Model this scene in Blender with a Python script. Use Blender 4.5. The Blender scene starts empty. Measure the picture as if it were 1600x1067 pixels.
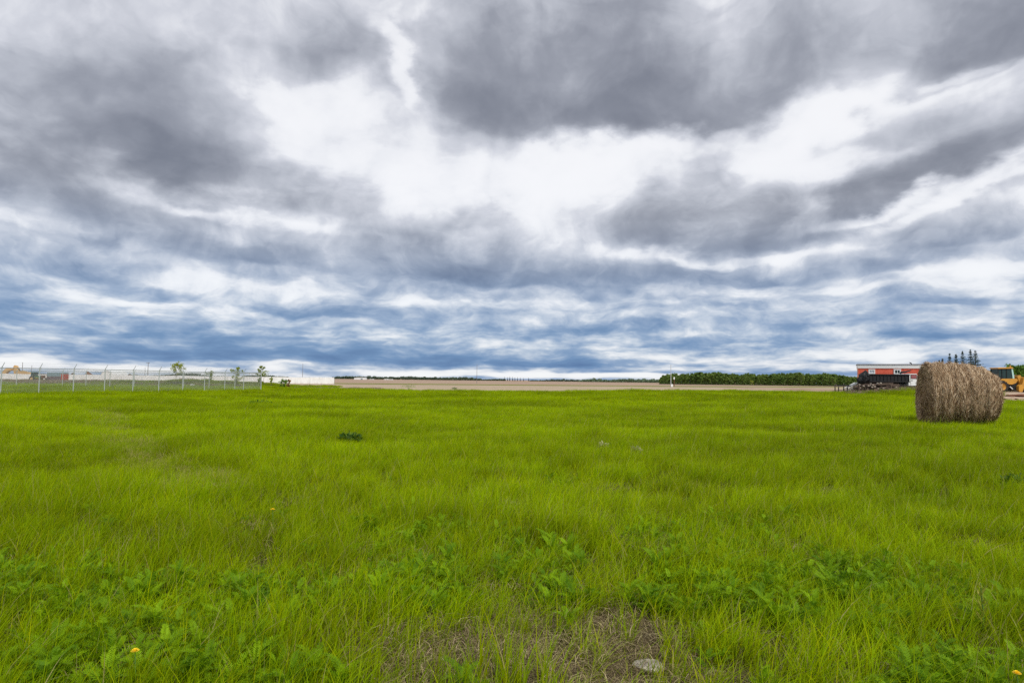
import bpy, bmesh, math, random
import numpy as np
from mathutils import Vector, Matrix, noise as mnoise

S = bpy.context.scene
COL = S.collection
RAD = math.radians

# ------------------------------------------------------------------ camera
FPX = 1000.0            # focal length in photo pixels (photo 1600 wide)
CAMZ = 1.6
PITCH = math.atan(60.0 / FPX)
ROLL = RAD(0.68)
CM = Matrix.Rotation(RAD(90) + PITCH, 4, 'X') @ Matrix.Rotation(ROLL, 4, 'Z')
cam_d = bpy.data.cameras.new("camera")
cam_d.sensor_width = 36.0
cam_d.lens = 36.0 * FPX / 1600.0
cam_d.clip_start = 0.05
cam_d.clip_end = 20000
cam = bpy.data.objects.new("camera", cam_d)
COL.objects.link(cam)
cam.matrix_world = Matrix.Translation((0, 0, CAMZ)) @ CM
S.camera = cam

def ray(px, py):
    """world direction towards a photo pixel"""
    return (CM.to_3x3() @ Vector(((px - 800.0) / FPX, -(py - 533.5) / FPX, -1.0)))

# ------------------------------------------------------------------ exposure
S.view_settings.view_transform = 'Standard'
S.view_settings.look = 'None'
S.view_settings.exposure = 1.0
S.view_settings.gamma = 1.0
S.view_settings.use_curve_mapping = False
S.cycles.max_bounces = 6
S.cycles.diffuse_bounces = 3
S.cycles.glossy_bounces = 2
S.cycles.transmission_bounces = 4
S.cycles.transparent_max_bounces = 8
S.cycles.use_denoising = False

# ------------------------------------------------------------------ sun
SUN_EL, SUN_AZ = RAD(48), RAD(148)      # azimuth measured from +Y towards +X
sun_d = bpy.data.lights.new("sun", 'SUN')
sun_d.energy = 1.5
sun_d.angle = RAD(12)
sun_d.color = (1.0, 0.95, 0.86)
sun = bpy.data.objects.new("sun", sun_d)
COL.objects.link(sun)
sd = Vector((math.sin(SUN_AZ) * math.cos(SUN_EL), math.cos(SUN_AZ) * math.cos(SUN_EL), math.sin(SUN_EL)))
sun.rotation_euler = sd.to_track_quat('Z', 'Y').to_euler()
sun.location = (0, 0, 60)

# ------------------------------------------------------------------ sky: Nishita plus a layer of broken cloud
class NT:
    """small helper to write node maths"""
    def __init__(self, tree):
        self.t = tree
    def n(self, typ, **kw):
        nd = self.t.nodes.new(typ)
        for k, v in kw.items():
            setattr(nd, k, v)
        return nd
    def put(self, sock, v):
        if isinstance(v, bpy.types.NodeSocket):
            self.t.links.new(v, sock)
        elif v is not None:
            sock.default_value = v
    def m(self, op, a, b=None, c=None, clamp=False):
        nd = self.n('ShaderNodeMath', operation=op, use_clamp=clamp)
        self.put(nd.inputs[0], a)
        if b is not None: self.put(nd.inputs[1], b)
        if c is not None: self.put(nd.inputs[2], c)
        return nd.outputs[0]
    def v(self, op, a, b=None, c=None, s=None):
        nd = self.n('ShaderNodeVectorMath', operation=op)
        self.put(nd.inputs[0], a)
        if b is not None: self.put(nd.inputs[1], b)
        if c is not None: self.put(nd.inputs[2], c)
        if s is not None: self.put(nd.inputs['Scale'], s)
        return nd.outputs['Value'] if op in ('LENGTH', 'DOT_PRODUCT', 'DISTANCE') else nd.outputs['Vector']
    def comb(self, x, y, z=0.0):
        nd = self.n('ShaderNodeCombineXYZ')
        self.put(nd.inputs[0], x); self.put(nd.inputs[1], y); self.put(nd.inputs[2], z)
        return nd.outputs[0]
    def sep(self, v):
        nd = self.n('ShaderNodeSeparateXYZ'); self.put(nd.inputs[0], v)
        return nd.outputs
    def noise(self, vec, scale, detail=4, rough=0.5, dist=0.0, col=False, lac=2.0):
        nd = self.n('ShaderNodeTexNoise')
        if vec is not None: self.put(nd.inputs['Vector'], vec)
        self.put(nd.inputs['Scale'], scale)
        nd.inputs['Detail'].default_value = detail
        nd.inputs['Roughness'].default_value = rough
        nd.inputs['Distortion'].default_value = dist
        nd.inputs['Lacunarity'].default_value = lac
        return nd.outputs['Color'] if col else nd.outputs[0]
    def mr(self, v, a, b, c=0.0, d=1.0, smooth=False):
        nd = self.n('ShaderNodeMapRange')
        if smooth: nd.interpolation_type = 'SMOOTHSTEP'
        for i, q in enumerate((v, a, b, c, d)):
            self.put(nd.inputs[i], q)
        return nd.outputs[0]
    def ramp(self, f, stops, interp='LINEAR'):
        nd = self.n('ShaderNodeValToRGB')
        self.put(nd.inputs[0], f)
        cr = nd.color_ramp
        cr.interpolation = interp
        while len(cr.elements) > 1:
            cr.elements.remove(cr.elements[-1])
        cr.elements[0].position = stops[0][0]
        cr.elements[0].color = (*stops[0][1], 1)
        for p, c in stops[1:]:
            e = cr.elements.new(p); e.color = (*c, 1)
        return nd.outputs[0]
    def mix(self, f, a, b, mode='MIX'):
        nd = self.n('ShaderNodeMix', data_type='RGBA', blend_type=mode)
        self.put(nd.inputs['Factor'], f)
        ia = [i for i in nd.inputs if i.identifier == 'A_Color'][0]
        ib = [i for i in nd.inputs if i.identifier == 'B_Color'][0]
        for s_, q in ((ia, a), (ib, b)):
            if isinstance(q, tuple) and len(q) == 3: q = (*q, 1)
            self.put(s_, q)
        return [o for o in nd.outputs if o.identifier == 'Result_Color'][0]

def srgb(r, g, b):
    f = lambda c: (c / 255.0 / 12.92) if c / 255.0 <= 0.04045 else ((c / 255.0 + 0.055) / 1.055) ** 2.4
    return (f(r), f(g), f(b))

world = bpy.data.worlds.new("World")
S.world = world
world.use_nodes = True
world.cycles.sampling_method = 'MANUAL'
world.cycles.sample_map_resolution = 512
wt = world.node_tree
wt.nodes.clear()
W = NT(wt)
out = W.n('ShaderNodeOutputWorld')
tc = W.n('ShaderNodeTexCoord')
D = W.v('NORMALIZE', tc.outputs['Generated'])
dx, dy, dz = W.sep(D)
zc = W.m('MAXIMUM', dz, 0.0)
az = W.m('ARCTAN2', dx, dy)
el = W.m('ARCSINE', zc)
# cloud deck seen in perspective: position on a flat layer overhead
inv = W.m('DIVIDE', 1.0, W.m('ADD', zc, 0.055))
deck = W.comb(W.m('MULTIPLY', dx, inv), W.m('MULTIPLY', dy, inv), 0.0)
wa = W.noise(W.comb(az, W.m('MULTIPLY', W.m('POWER', zc, 0.8), 1.8), 9.0), 5.5, 6, 0.50, 0.0, col=True)
wa = W.v('SUBTRACT', wa, (0.5, 0.5, 0.5))
wamp = W.m('MULTIPLY_ADD', el, 0.42, 0.02)          # warp gets finer towards the horizon
wx, wy, wz = W.sep(wa)
azw = W.m('MULTIPLY_ADD', wx, W.m('MULTIPLY', wamp, 1.6), az)
elw = W.m('MULTIPLY_ADD', wy, wamp, el)
P2 = W.comb(azw, elw, 0.0)

# cloud masses by direction: photo x, y, half width, half height, tilt (deg), density (+ dark, - bright)
BL = [
 (150, 180, 290, 120, -6, 0.50), (320, 262, 220, 46, 4, 0.46), (70, 295, 170, 34, 3, 0.34), (60, 110, 170, 60, 0, 0.14), (270, 200, 120, 60, 0, 0.12),
 (540, 45, 110, 80, 0, 0.24), (330, 50, 160, 40, 0, 0.10), (1060, 15, 300, 40, 0, 0.20),
 (880, 120, 235, 92, 8, 0.50), (860, 170, 160, 42, 2, 0.34), (1130, 120, 220, 72, -10, 0.40), (740, 90, 100, 70, 14, 0.18),
 (1540, 45, 200, 55, -8, 0.60), (1580, 10, 200, 50, 0, 0.15), (1490, 95, 50, 14, 0, -0.35),
 (1530, 240, 210, 36, -13, 0.46), (1400, 285, 110, 26, -6, 0.40), (1330, 305, 60, 14, 0, 0.15), (1450, 170, 110, 36, -14, 0.20),
 (1150, 350, 180, 36, 0, 0.56), (1070, 300, 95, 50, 0, 0.22), (1210, 372, 170, 18, -1, 0.22), (1500, 360, 120, 28, -3, 0.42), (1560, 385, 90, 14, 0, 0.15),
 (760, 405, 170, 46, 4, 0.36), (850, 430, 210, 24, 2, 0.30), (640, 440, 110, 22, 0, 0.30), (640, 250, 60, 34, 0, 0.16), (1000, 425, 130, 16, 0, 0.20),
 (230, 372, 170, 22, 5, 0.34), (430, 400, 110, 18, 3, 0.34), (60, 405, 140, 20, 0, 0.34), (540, 350, 150, 18, 0, 0.14), (330, 345, 60, 10, 0, 0.1),
 (230, 452, 80, 14, 0, 0.40), (60, 470, 110, 14, 0, 0.30), (1230, 425, 190, 16, 0, 0.28), (1420, 405, 120, 10, 0, 0.1),
 (170, 510, 260, 16, 2, 0.55), (590, 490, 150, 12, 2, 0.46), (200, 548, 420, 15, 0, 0.60), (620, 553, 330, 16, 1, 0.44), (440, 520, 120, 10, 0, 0.3),
 (760, 520, 230, 12, 0, 0.24), (960, 512, 160, 9, 0, 0.30), (850, 566, 260, 8, 0, 0.40), (1330, 496, 200, 12, 0, 0.36), (380, 570, 260, 6, 0, 0.25),
 (1400, 522, 260, 10, 0, 0.36), (1520, 472, 90, 7, 0, 0.4), (1080, 536, 180, 7, 0, 0.26), (1180, 582, 240, 4, 0, 0.26), (1480, 574, 140, 5, 0, 0.2),
 (560, 215, 130, 80, 0, -0.34), (635, 90, 34, 64, 8, -0.46), (780, 285, 240, 50, 0, -0.30), (1020, 228, 190, 22, -4, -0.34), (470, 160, 70, 30, -10, -0.28),
 (960, 265, 160, 36, 0, -0.25), (1410, 130, 140, 38, -14, -0.40), (1230, 225, 90, 60, -18, -0.42), (1570, 130, 120, 34, 0, -0.42), (1300, 190, 80, 24, -16, -0.25),
 (350, 338, 230, 11, 3, -0.34), (60, 350, 100, 12, 0, -0.30), (250, 25, 220, 40, 0, -0.10), (480, 345, 120, 14, 0, -0.2), (100, 225, 30, 14, 0, -0.14),
 (140, 458, 60, 14, 0, -0.50), (420, 450, 110, 16, 0, -0.34), (570, 464, 150, 7, 3, -0.30), (330, 480, 130, 8, 2, -0.32), (860, 478, 260, 8, 0, -0.36), (1000, 398, 90, 10, 0, -0.3), (1160, 402, 180, 7, -1, -0.26),
 (1400, 440, 260, 14, 0, -0.34), (1340, 332, 100, 10, -8, -0.3), (1520, 300, 120, 12, -16, -0.40), (1540, 420, 140, 12, 0, -0.32), (1275, 285, 70, 34, -35, -0.30), (1280, 455, 200, 8, 0, -0.2),
 (1170, 558, 240, 12, -1, -0.40), (1500, 552, 220, 12, 0, -0.26), (1350, 574, 420, 6, 0, -0.22), (620, 578, 360, 5, 1, -0.46), (120, 572, 240, 5, 0, -0.55), (260, 580, 200, 4, 0, -0.3),
 (940, 588, 300, 4, 0, -0.5), (560, 522, 160, 6, 0, -0.25), (720, 502, 120, 6, 0, -0.3), (1060, 494, 160, 8, 0, -0.3), (640, 520, 90, 6, 0, -0.2),
 (420, 588, 200, 4, 0, -0.4), (1180, 520, 180, 6, 0, -0.3), (200, 484, 120, 6, 0, -0.3),
]
dens = None
for (bx, by, rx, ry, rot, amp) in BL:
    flat = amp > 0.2                               # cloud bases are cut off flat below, ragged above
    if 435 < by < 565: amp *= 0.62
    if flat: by, ry = by + 0.50 * ry, 1.35 * ry
    r_ = ray(bx, min(by, 589)).normalized()
    ca, ce = math.atan2(r_.x, r_.y), math.asin(r_.z)
    k = r_.y                                       # angular size shrinks off axis
    ra, re = rx / FPX * k, ry / FPX * k
    mp = W.n('ShaderNodeMapping', vector_type='TEXTURE')
    W.put(mp.inputs['Vector'], P2 if dens is None else W.comb(azw, elw, dens))   # chained: keeps the shader stack small
    mp.inputs['Location'].default_value = (ca, ce, 0)
    mp.inputs['Rotation'].default_value = (0, 0, -RAD(rot))
    mp.inputs['Scale'].default_value = (ra, re, 1e5)
    mo = mp.outputs[0]
    if flat:
        mo = W.v('MAXIMUM', mo, W.v('MULTIPLY', mo, (-1.0, -2.9, 1.0)))
    q = W.v('DOT_PRODUCT', mo, mo)
    g = W.m('POWER', 0.42, W.m('POWER', q, 1.8))
    dens = W.m('MULTIPLY', g, amp) if dens is None else W.m('MULTIPLY_ADD', g, amp, dens)

inv2 = W.m('DIVIDE', 1.0, W.m('ADD', zc, 0.16))
deck2 = W.comb(W.m('MULTIPLY', dx, inv2), W.m('MULTIPLY', dy, inv2), 2.0)
ang = W.comb(az, W.m('MULTIPLY', W.m('POWER', W.m('ADD', zc, 0.004), 0.62), 1.25), 4.0)
wsoft = W.v('SCALE', W.v('SUBTRACT', W.noise(ang, 5.0, 4, 0.5, col=True), (0.5, 0.5, 0.5)), s=0.10)
ang = W.v('ADD', ang, wsoft)
f1 = W.noise(W.v('ADD', ang, (5.0, 2.0, 0.0)), 3.6, 7, 0.50, 0.1)
f2 = W.noise(W.v('ADD', deck, (31.0, 7.0, 3.0)), 2.2, 6, 0.5, 0.2)
f3 = W.noise(ang, 6.5, 7, 0.46, 0.1)
# cauliflower billows: rounded bright tops
bn = W.n('ShaderNodeTexVoronoi', feature='F1')
W.put(bn.inputs['Vector'], W.v('ADD', ang, W.v('SCALE', W.v('SUBTRACT', W.noise(ang, 12.0, 4, 0.5, col=True), (0.5, 0.5, 0.5)), s=0.12)))
bn.inputs['Scale'].default_value = 8.0
bn.inputs['Detail'].default_value = 2.0
bn.inputs['Roughness'].default_value = 0.5
f3b = W.noise(W.v('ADD', ang, (0.0, 0.03, 0.0)), 6.5, 6, 0.44, 0.1)
rel = W.m('MULTIPLY', W.m('SUBTRACT', f3b, f3), 1.3)     # undersides of puffs are shaded by the puff above
det = W.m('MULTIPLY_ADD', W.m('SUBTRACT', f1, 0.5), 0.50, rel)
det = W.m('MULTIPLY_ADD', W.m('SUBTRACT', f2, 0.5), W.mr(el, 0.0, 0.24, 0.30, 0.20), det)
det = W.m('MULTIPLY_ADD', W.m('SUBTRACT', f3, 0.5), 0.95, det)
det = W.m('MULTIPLY_ADD', W.m('SUBTRACT', bn.outputs['Distance'], 0.38), 0.36, det)
f4 = W.noise(W.comb(azw, W.m('MULTIPLY', elw, W.mr(el, 0.0, 0.30, 5.2, 1.5)), 7.0), 16.0, 8, 0.57, 0.1)
det = W.m('MULTIPLY_ADD', W.m('SUBTRACT', f4, 0.5), W.mr(el, 0.05, 0.34, 1.75, 0.45), det)
tot = W.m('MULTIPLY_ADD', dens, 1.0, W.m('ADD', det, W.mr(el, 0.05, 0.24, 0.27, 0.155)))
tot = W.m('MULTIPLY', W.m('ADD', tot, W.m('SQRT', W.m('MULTIPLY_ADD', tot, tot, 0.035))), 0.5)   # thin veils stay in the bright gaps
tot = W.m('SUBTRACT', 1.0, W.m('EXPONENT', W.m('MULTIPLY', W.m('MAXIMUM', tot, 0.0), -1.05)))
# thick cloud bases are grey overhead and slate blue far away
high = W.ramp(tot, [(0.0, srgb(252, 252, 254)), (0.16, srgb(240, 241, 245)), (0.32, srgb(212, 214, 222)),
                    (0.48, srgb(186, 189, 198)), (0.62, srgb(156, 159, 169)), (0.80, srgb(120, 123, 134))])
low = W.ramp(tot, [(0.0, srgb(247, 249, 252)), (0.16, srgb(228, 232, 240)), (0.32, srgb(186, 200, 220)),
                   (0.48, srgb(132, 160, 198)), (0.62, srgb(90, 132, 182)), (0.80, srgb(60, 106, 162))])
lf = W.mr(el, 0.01, 0.27, 0.0, 1.0, smooth=True)
cloud = W.mix(lf, low, high)
bg1 = W.n('ShaderNodeBackground')
W.put(bg1.inputs[0], cloud)
bg1.inputs[1].default_value = 0.5 * 1.0            # exposure is +1
skyt = W.n('ShaderNodeTexSky', sky_type='NISHITA')
skyt.sun_disc = False
skyt.sun_elevation = SUN_EL
skyt.sun_rotation = SUN_AZ
skyt.air_density = 1.0
skyt.dust_density = 0.6
bg2 = W.n('ShaderNodeBackground')
W.put(bg2.inputs[0], skyt.outputs[0])
bg2.inputs[1].default_value = 0.08
mx = W.n('ShaderNodeMixShader')
mx.inputs[0].default_value = 0.93                   # how much of the sky the cloud deck covers
wt.links.new(bg2.outputs[0], mx.inputs[1])
wt.links.new(bg1.outputs[0], mx.inputs[2])
wt.links.new(mx.outputs[0], out.inputs[0])

# ================================================================== helpers
rng = random.Random(11)
nrg = np.random.default_rng(5)

def ss(a, b, t):
    t = np.clip((np.asarray(t, float) - a) / (b - a), 0, 1)
    return t * t * (3 - 2 * t)

def H(x, y):
    """height of the land"""
    x = np.asarray(x, float); y = np.asarray(y, float)
    rise = 0.35 * ss(3, 16, x) * ss(4, 24, y)
    hump = 0.55 * ss(33, 42, x) * ss(42, 60, y) * (1 - 0.5 * ss(46, 58, x))
    berm = 0.85 * np.exp(-((y - 107) / 6.0) ** 2) * ss(-73, -64, x) * (1 - ss(-44, -35, x)) * (0.85 + 0.15 * np.sin(x * 0.33))
    roll = 0.035 * np.sin(x * 0.23 + 1.0) * np.sin(y * 0.19) * ss(5, 15, y)
    return (rise + hump + roll) * (1 - ss(105, 150, y)) * (1 - ss(110, 170, x)) * ss(-12, 2, y) + berm

def Hf(x, y):
    return float(H(x, y))

def at_depth(px, py, Y):
    r = ray(px, py)
    return Vector((r.x / r.y * Y, Y, CAMZ + r.z / r.y * Y))

def on_ground(px, py, lift=0.0):
    """where the view line through a photo pixel meets the land"""
    r = ray(px, py)
    Y = 2.0
    while Y < 3000:
        p = at_depth(px, py, Y)
        if p.z <= Hf(p.x, p.y) + lift:
            return p
        Y *= 1.002
    return p

def gx(px, Y, py=593.0):
    """ground point at depth Y below a photo column"""
    p = at_depth(px, py, Y)
    return Vector((p.x, Y, Hf(p.x, Y)))

MATS = {}
def mat(name, build):
    if name in MATS:
        return MATS[name]
    m = bpy.data.materials.new(name)
    m.use_nodes = True
    t = m.node_tree
    t.nodes.clear()
    N = NT(t)
    o = N.n('ShaderNodeOutputMaterial')
    sh = build(N)
    t.links.new(sh, o.inputs['Surface'])
    MATS[name] = m
    return m

def pbsdf(N, col, rough=0.7, spec=0.3, metal=0.0, bump=None, bstr=0.3, bdist=0.02, **kw):
    b = N.n('ShaderNodeBsdfPrincipled')
    if isinstance(col, tuple): col = (*col, 1)
    N.put(b.inputs['Base Color'], col)
    N.put(b.inputs['Roughness'], rough)
    b.inputs['Specular IOR Level'].default_value = spec
    b.inputs['Metallic'].default_value = metal
    for k, v in kw.items():
        N.put(b.inputs[k.replace('_', ' ')], v)
    if bump is not None:
        bp = N.n('ShaderNodeBump')
        bp.inputs['Strength'].default_value = bstr
        bp.inputs['Distance'].default_value = bdist
        N.put(bp.inputs['Height'], bump)
        N.t.links.new(bp.outputs[0], b.inputs['Normal'])
    return b.outputs[0]

def painted(name, c, rough=0.5, dirt=(0.16, 0.12, 0.08), amt=0.35, scale=1.5, metal=0.0):
    """paint with weathering: uneven fade and dirt"""
    def f(N):
        co = N.n('ShaderNodeTexCoord').outputs['Object']
        n1 = N.noise(co, scale, 6, 0.65, 0.3)
        n2 = N.noise(co, scale * 9, 4, 0.6)
        k = N.m('MULTIPLY', N.mr(N.m('ADD', N.m('MULTIPLY', n1, 0.7), N.m('MULTIPLY', n2, 0.3)), 0.48, 0.72), amt)
        fade = N.mix(N.mr(n2, 0.3, 0.7), tuple(q * 0.88 for q in c), tuple(min(1, q * 1.1) for q in c))
        return pbsdf(N, N.mix(k, fade, dirt), N.mr(n1, 0.3, 0.7, rough - 0.08, rough + 0.2), 0.35, metal)
    return mat(name, f)

def wpos(N):
    return N.n('ShaderNodeNewGeometry').outputs['Position']

class MB:
    """collects shapes into one mesh"""
    def __init__(self):
        self.v, self.f = [], []
    def add(self, vs, fs):
        o = len(self.v)
        self.v += [tuple(p) for p in vs]
        self.f += [tuple(i + o for i in q) for q in fs]
        return self
    def box(self, c, s, rz=0.0, bev=0.0, rx=0.0, ry=0.0):
        """box centre c, full size s; edges bevelled when bev > 0"""
        hx, hy, hz = s[0] / 2, s[1] / 2, s[2] / 2
        M = Matrix.Translation(c) @ Matrix.Rotation(rz, 4, 'Z') @ Matrix.Rotation(ry, 4, 'Y') @ Matrix.Rotation(rx, 4, 'X')
        if bev <= 0:
            vs = [M @ Vector((sx * hx, sy * hy, sz * hz)) for sx in (-1, 1) for sy in (-1, 1) for sz in (-1, 1)]
            fs = [(0, 1, 3, 2), (4, 6, 7, 5), (0, 4, 5, 1), (2, 3, 7, 6), (0, 2, 6, 4), (1, 5, 7, 3)]
            return self.add(vs, fs)
        b = bmesh.new()
        bmesh.ops.create_cube(b, size=1.0, matrix=Matrix.Diagonal((s[0], s[1], s[2], 1)))
        bmesh.ops.bevel(b, geom=b.edges[:], offset=bev, segments=2, affect='EDGES', profile=0.6)
        b.verts.ensure_lookup_table()
        vs = [M @ v.co for v in b.verts]
        fs = [[v.index for v in f.verts] for f in b.faces]
        b.free()
        return self.add(vs, fs)
    def tube(self, pts, rad, n=8, cap=True):
        pts = [Vector(p) for p in pts]
        if not isinstance(rad, (list, tuple)): rad = [rad] * len(pts)
        vs, fs = [], []
        for i, p in enumerate(pts):
            d = (pts[min(i + 1, len(pts) - 1)] - pts[max(i - 1, 0)]).normalized()
            a = d.cross(Vector((0, 1, 0)) if abs(d.y) < 0.9 else Vector((1, 0, 0))).normalized()
            b = d.cross(a)
            for k in range(n):
                t = 2 * math.pi * k / n
                vs.append(p + (a * math.cos(t) + b * math.sin(t)) * rad[i])
        for i in range(len(pts) - 1):
            for k in range(n):
                k2 = (k + 1) % n
                fs.append((i * n + k, i * n + k2, (i + 1) * n + k2, (i + 1) * n + k))
        if cap:
            fs.append(tuple(range(n))[::-1])
            fs.append(tuple(range((len(pts) - 1) * n, len(pts) * n)))
        return self.add(vs, fs)
    def prism(self, poly, y0, y1):
        """outline in x, z extruded from y0 to y1"""
        n = len(poly)
        vs = [(p[0], y0, p[1]) for p in poly] + [(p[0], y1, p[1]) for p in poly]
        fs = [tuple(range(n)), tuple(range(2 * n - 1, n - 1, -1))]
        fs += [(i, i + n, (i + 1) % n + n, (i + 1) % n) for i in range(n)]
        return self.add(vs, fs)
    def build(self, name, m, parent=None, smooth=False):
        me = bpy.data.meshes.new(name)
        me.from_pydata(self.v, [], self.f)
        me.materials.append(m)
        if smooth:
            me.shade_smooth()
        me.update()
        o = bpy.data.objects.new(name, me)
        COL.objects.link(o)
        if parent is not None:
            o.parent = parent
        return o

def tag(o, label=None, cat=None, group=None, kind=None):
    if label: o["label"] = label
    if cat: o["category"] = cat
    if group: o["group"] = group
    if kind: o["kind"] = kind
    return o

def thing(name, loc, label, cat, group=None, rz=0.0):
    o = bpy.data.objects.new(name, None)
    o.empty_display_size = 0.3
    COL.objects.link(o)
    o.location = loc
    o.rotation_euler = (0, 0, rz)
    return tag(o, label, cat, group)

def dup(root, loc, rz=0.0, scale=None, label=None, group=None):
    """a copy of a thing with copies of its parts and sub-parts"""
    r = root.copy(); COL.objects.link(r)
    r.location = loc; r.rotation_euler = (0, 0, rz)
    if scale is not None: r.scale = scale
    if label: r["label"] = label
    if group: r["group"] = group
    for ch in list(root.children):
        c = ch.copy(); COL.objects.link(c); c.parent = r
        for g in list(ch.children):
            d = g.copy(); COL.objects.link(d); d.parent = c
    return r

# ================================================================== the land
def sheet(name, xs, yfun, ny, lift, m, kind='structure', jag=None):
    """sheet over x lines xs, from y0(x) to y1(x), following the land"""
    vs, fs = [], []
    for i, x in enumerate(xs):
        y0, y1 = yfun(x)
        for j in range(ny + 1):
            y = y0 + (y1 - y0) * j / ny
            if callable(x): pass
            vs.append((x, y, Hf(x, y) + lift))
    for i in range(len(xs) - 1):
        for j in range(ny):
            a = i * (ny + 1) + j
            fs.append((a, a + ny + 1, a + ny + 2, a + 1))
    b = MB(); b.add(vs, fs)
    return tag(b.build(name, m, smooth=True), kind=kind)

def soil_mat(N):
    p = wpos(N)
    s = N.v('MULTIPLY', p, (0.012, 0.09, 1.0))
    n1 = N.noise(s, 1.0, 5, 0.6, 0.3)
    n2 = N.noise(p, 0.7, 6, 0.65)
    c = N.ramp(N.m('ADD', N.m('MULTIPLY', n1, 0.65), N.m('MULTIPLY', n2, 0.35)),
               [(0.3, (0.23, 0.155, 0.115)), (0.5, (0.34, 0.245, 0.18)), (0.7, (0.43, 0.33, 0.235))])
    return pbsdf(N, c, 0.95, 0.1, bump=n2, bstr=0.6, bdist=0.15)
def stubble_mat(N):
    p = wpos(N)
    n1 = N.noise(N.v('MULTIPLY', p, (0.02, 0.12, 1.0)), 1.0, 5, 0.6, 0.3)
    n2 = N.noise(N.v('MULTIPLY', p, (1.2, 0.5, 1.0)), 1.0, 6, 0.7)
    c = N.ramp(N.m('ADD', N.m('MULTIPLY', n1, 0.5), N.m('MULTIPLY', n2, 0.5)),
               [(0.32, (0.26, 0.19, 0.13)), (0.5, (0.38, 0.30, 0.21)), (0.68, (0.46, 0.39, 0.27))])
    return pbsdf(N, c, 0.95, 0.1, bump=n2, bstr=0.7, bdist=0.1)
def thatch_mat(N):
    p = wpos(N)
    n1 = N.noise(p, 0.8, 4, 0.6)
    n2 = N.noise(p, 30.0, 8, 0.75, 0.8)
    n3 = N.noise(N.v('MULTIPLY', p, (1, 1, 1)), 120.0, 4, 0.7, 1.5)
    d = N.m('ADD', N.m('MULTIPLY', n2, 0.55), N.m('MULTIPLY', n3, 0.45))
    brown = N.ramp(d, [(0.36, (0.022, 0.016, 0.007)), (0.47, (0.075, 0.055, 0.026)), (0.56, (0.16, 0.122, 0.060)), (0.68, (0.32, 0.26, 0.14))])
    green = N.ramp(d, [(0.34, (0.010, 0.012, 0.003)), (0.5, (0.040, 0.050, 0.008)), (0.7, (0.11, 0.12, 0.02))])
    # bare patch near the photographer: earth and dead stems show there
    q = N.v('MULTIPLY', N.v('SUBTRACT', p, (0.12, 3.9, 0.0)), (0.62, 0.62, 0.0))
    bare = N.mr(N.m('ADD', N.v('LENGTH', q), N.m('MULTIPLY', N.m('SUBTRACT', n1, 0.5), 0.6)), 0.55, 1.1, 1.0, 0.25)
    return pbsdf(N, N.mix(bare, green, brown), 0.95, 0.1, bump=n2, bstr=0.9, bdist=0.03)
def verge_mat(N):
    p = wpos(N)
    n = N.noise(N.v('MULTIPLY', p, (0.05, 0.3, 1.0)), 1.0, 6, 0.65)
    c = N.ramp(n, [(0.35, (0.10, 0.13, 0.012)), (0.52, (0.17, 0.20, 0.03)), (0.68, (0.28, 0.25, 0.10))])
    return pbsdf(N, c, 0.95, 0.1, bump=n, bstr=0.6, bdist=0.3)
def yard_mat(N):
    p = wpos(N)
    n1 = N.noise(p, 0.35, 5, 0.6, 0.4)
    n2 = N.noise(p, 6.0, 7, 0.7)
    c = N.ramp(N.m('ADD', N.m('MULTIPLY', n1, 0.5), N.m('MULTIPLY', n2, 0.5)),
               [(0.35, (0.22, 0.13, 0.09)), (0.5, (0.40, 0.29, 0.21)), (0.65, (0.50, 0.41, 0.31))])
    return pbsdf(N, c, 0.95, 0.1, bump=n2, bstr=0.6, bdist=0.05)

M_soil, M_stub = mat('ploughed_soil', soil_mat), mat('stubble', stubble_mat)
M_thatch, M_verge, M_yard = mat('thatch', thatch_mat), mat('verge', verge_mat), mat('yard_dirt', yard_mat)

gxs = [-9000, -4000, -2000, -900, -400, -200, -140] + list(range(-110, 121, 3)) + [140, 170, 220, 400, 900, 2000, 4000, 9000]
gys = [-600, -200, -60, -20, -10] + list(range(-4, 150, 3)) + [156, 165, 180, 220, 300, 450, 700, 1200, 2500, 5000, 12000]
vs = [(x, y, Hf(x, y)) for x in gxs for y in gys]
ny_ = len(gys)
fs = [(i * ny_ + j, (i + 1) * ny_ + j, (i + 1) * ny_ + j + 1, i * ny_ + j + 1) for i in range(len(gxs) - 1) for j in range(ny_ - 1)]
b = MB(); b.add(vs, fs)
tag(b.build('ground', M_soil, smooth=True), kind='structure')

def edge(x):
    """far edge of the grass field"""
    x = np.asarray(x, float)
    e = 119 - 41 * ss(-34, -20, x) - 12 * ss(33, 38, x)
    return e + 0.8 * np.sin(x * 0.9) + 0.6 * np.sin(x * 2.3 + 1)
fx = list(np.arange(-140, 131, 1.5))
sheet('grass_field_ground', fx, lambda x: (-40.0, float(edge(x))), 110, 0.06, M_thatch)
sheet('stubble_field', list(np.arange(-60, 321, 6.0)),
      lambda x: (60.0 if x > 42 else float(edge(x)) - 3, 168 + 0.42 * max(0, x + 60) if x < 60 else 218 + 0.75 * (x - 60)), 60, 0.03, M_stub)
sheet('grass_verge', list(np.arange(-60, 321, 6.0)),
      lambda x: (158 + 0.40 * max(0, x + 60) if x < 60 else 206 + 0.72 * (x - 60),
                 186 + 0.44 * max(0, x + 60) if x < 60 else 239 + 0.78 * (x - 60)), 3, 0.055, M_verge)
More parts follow.
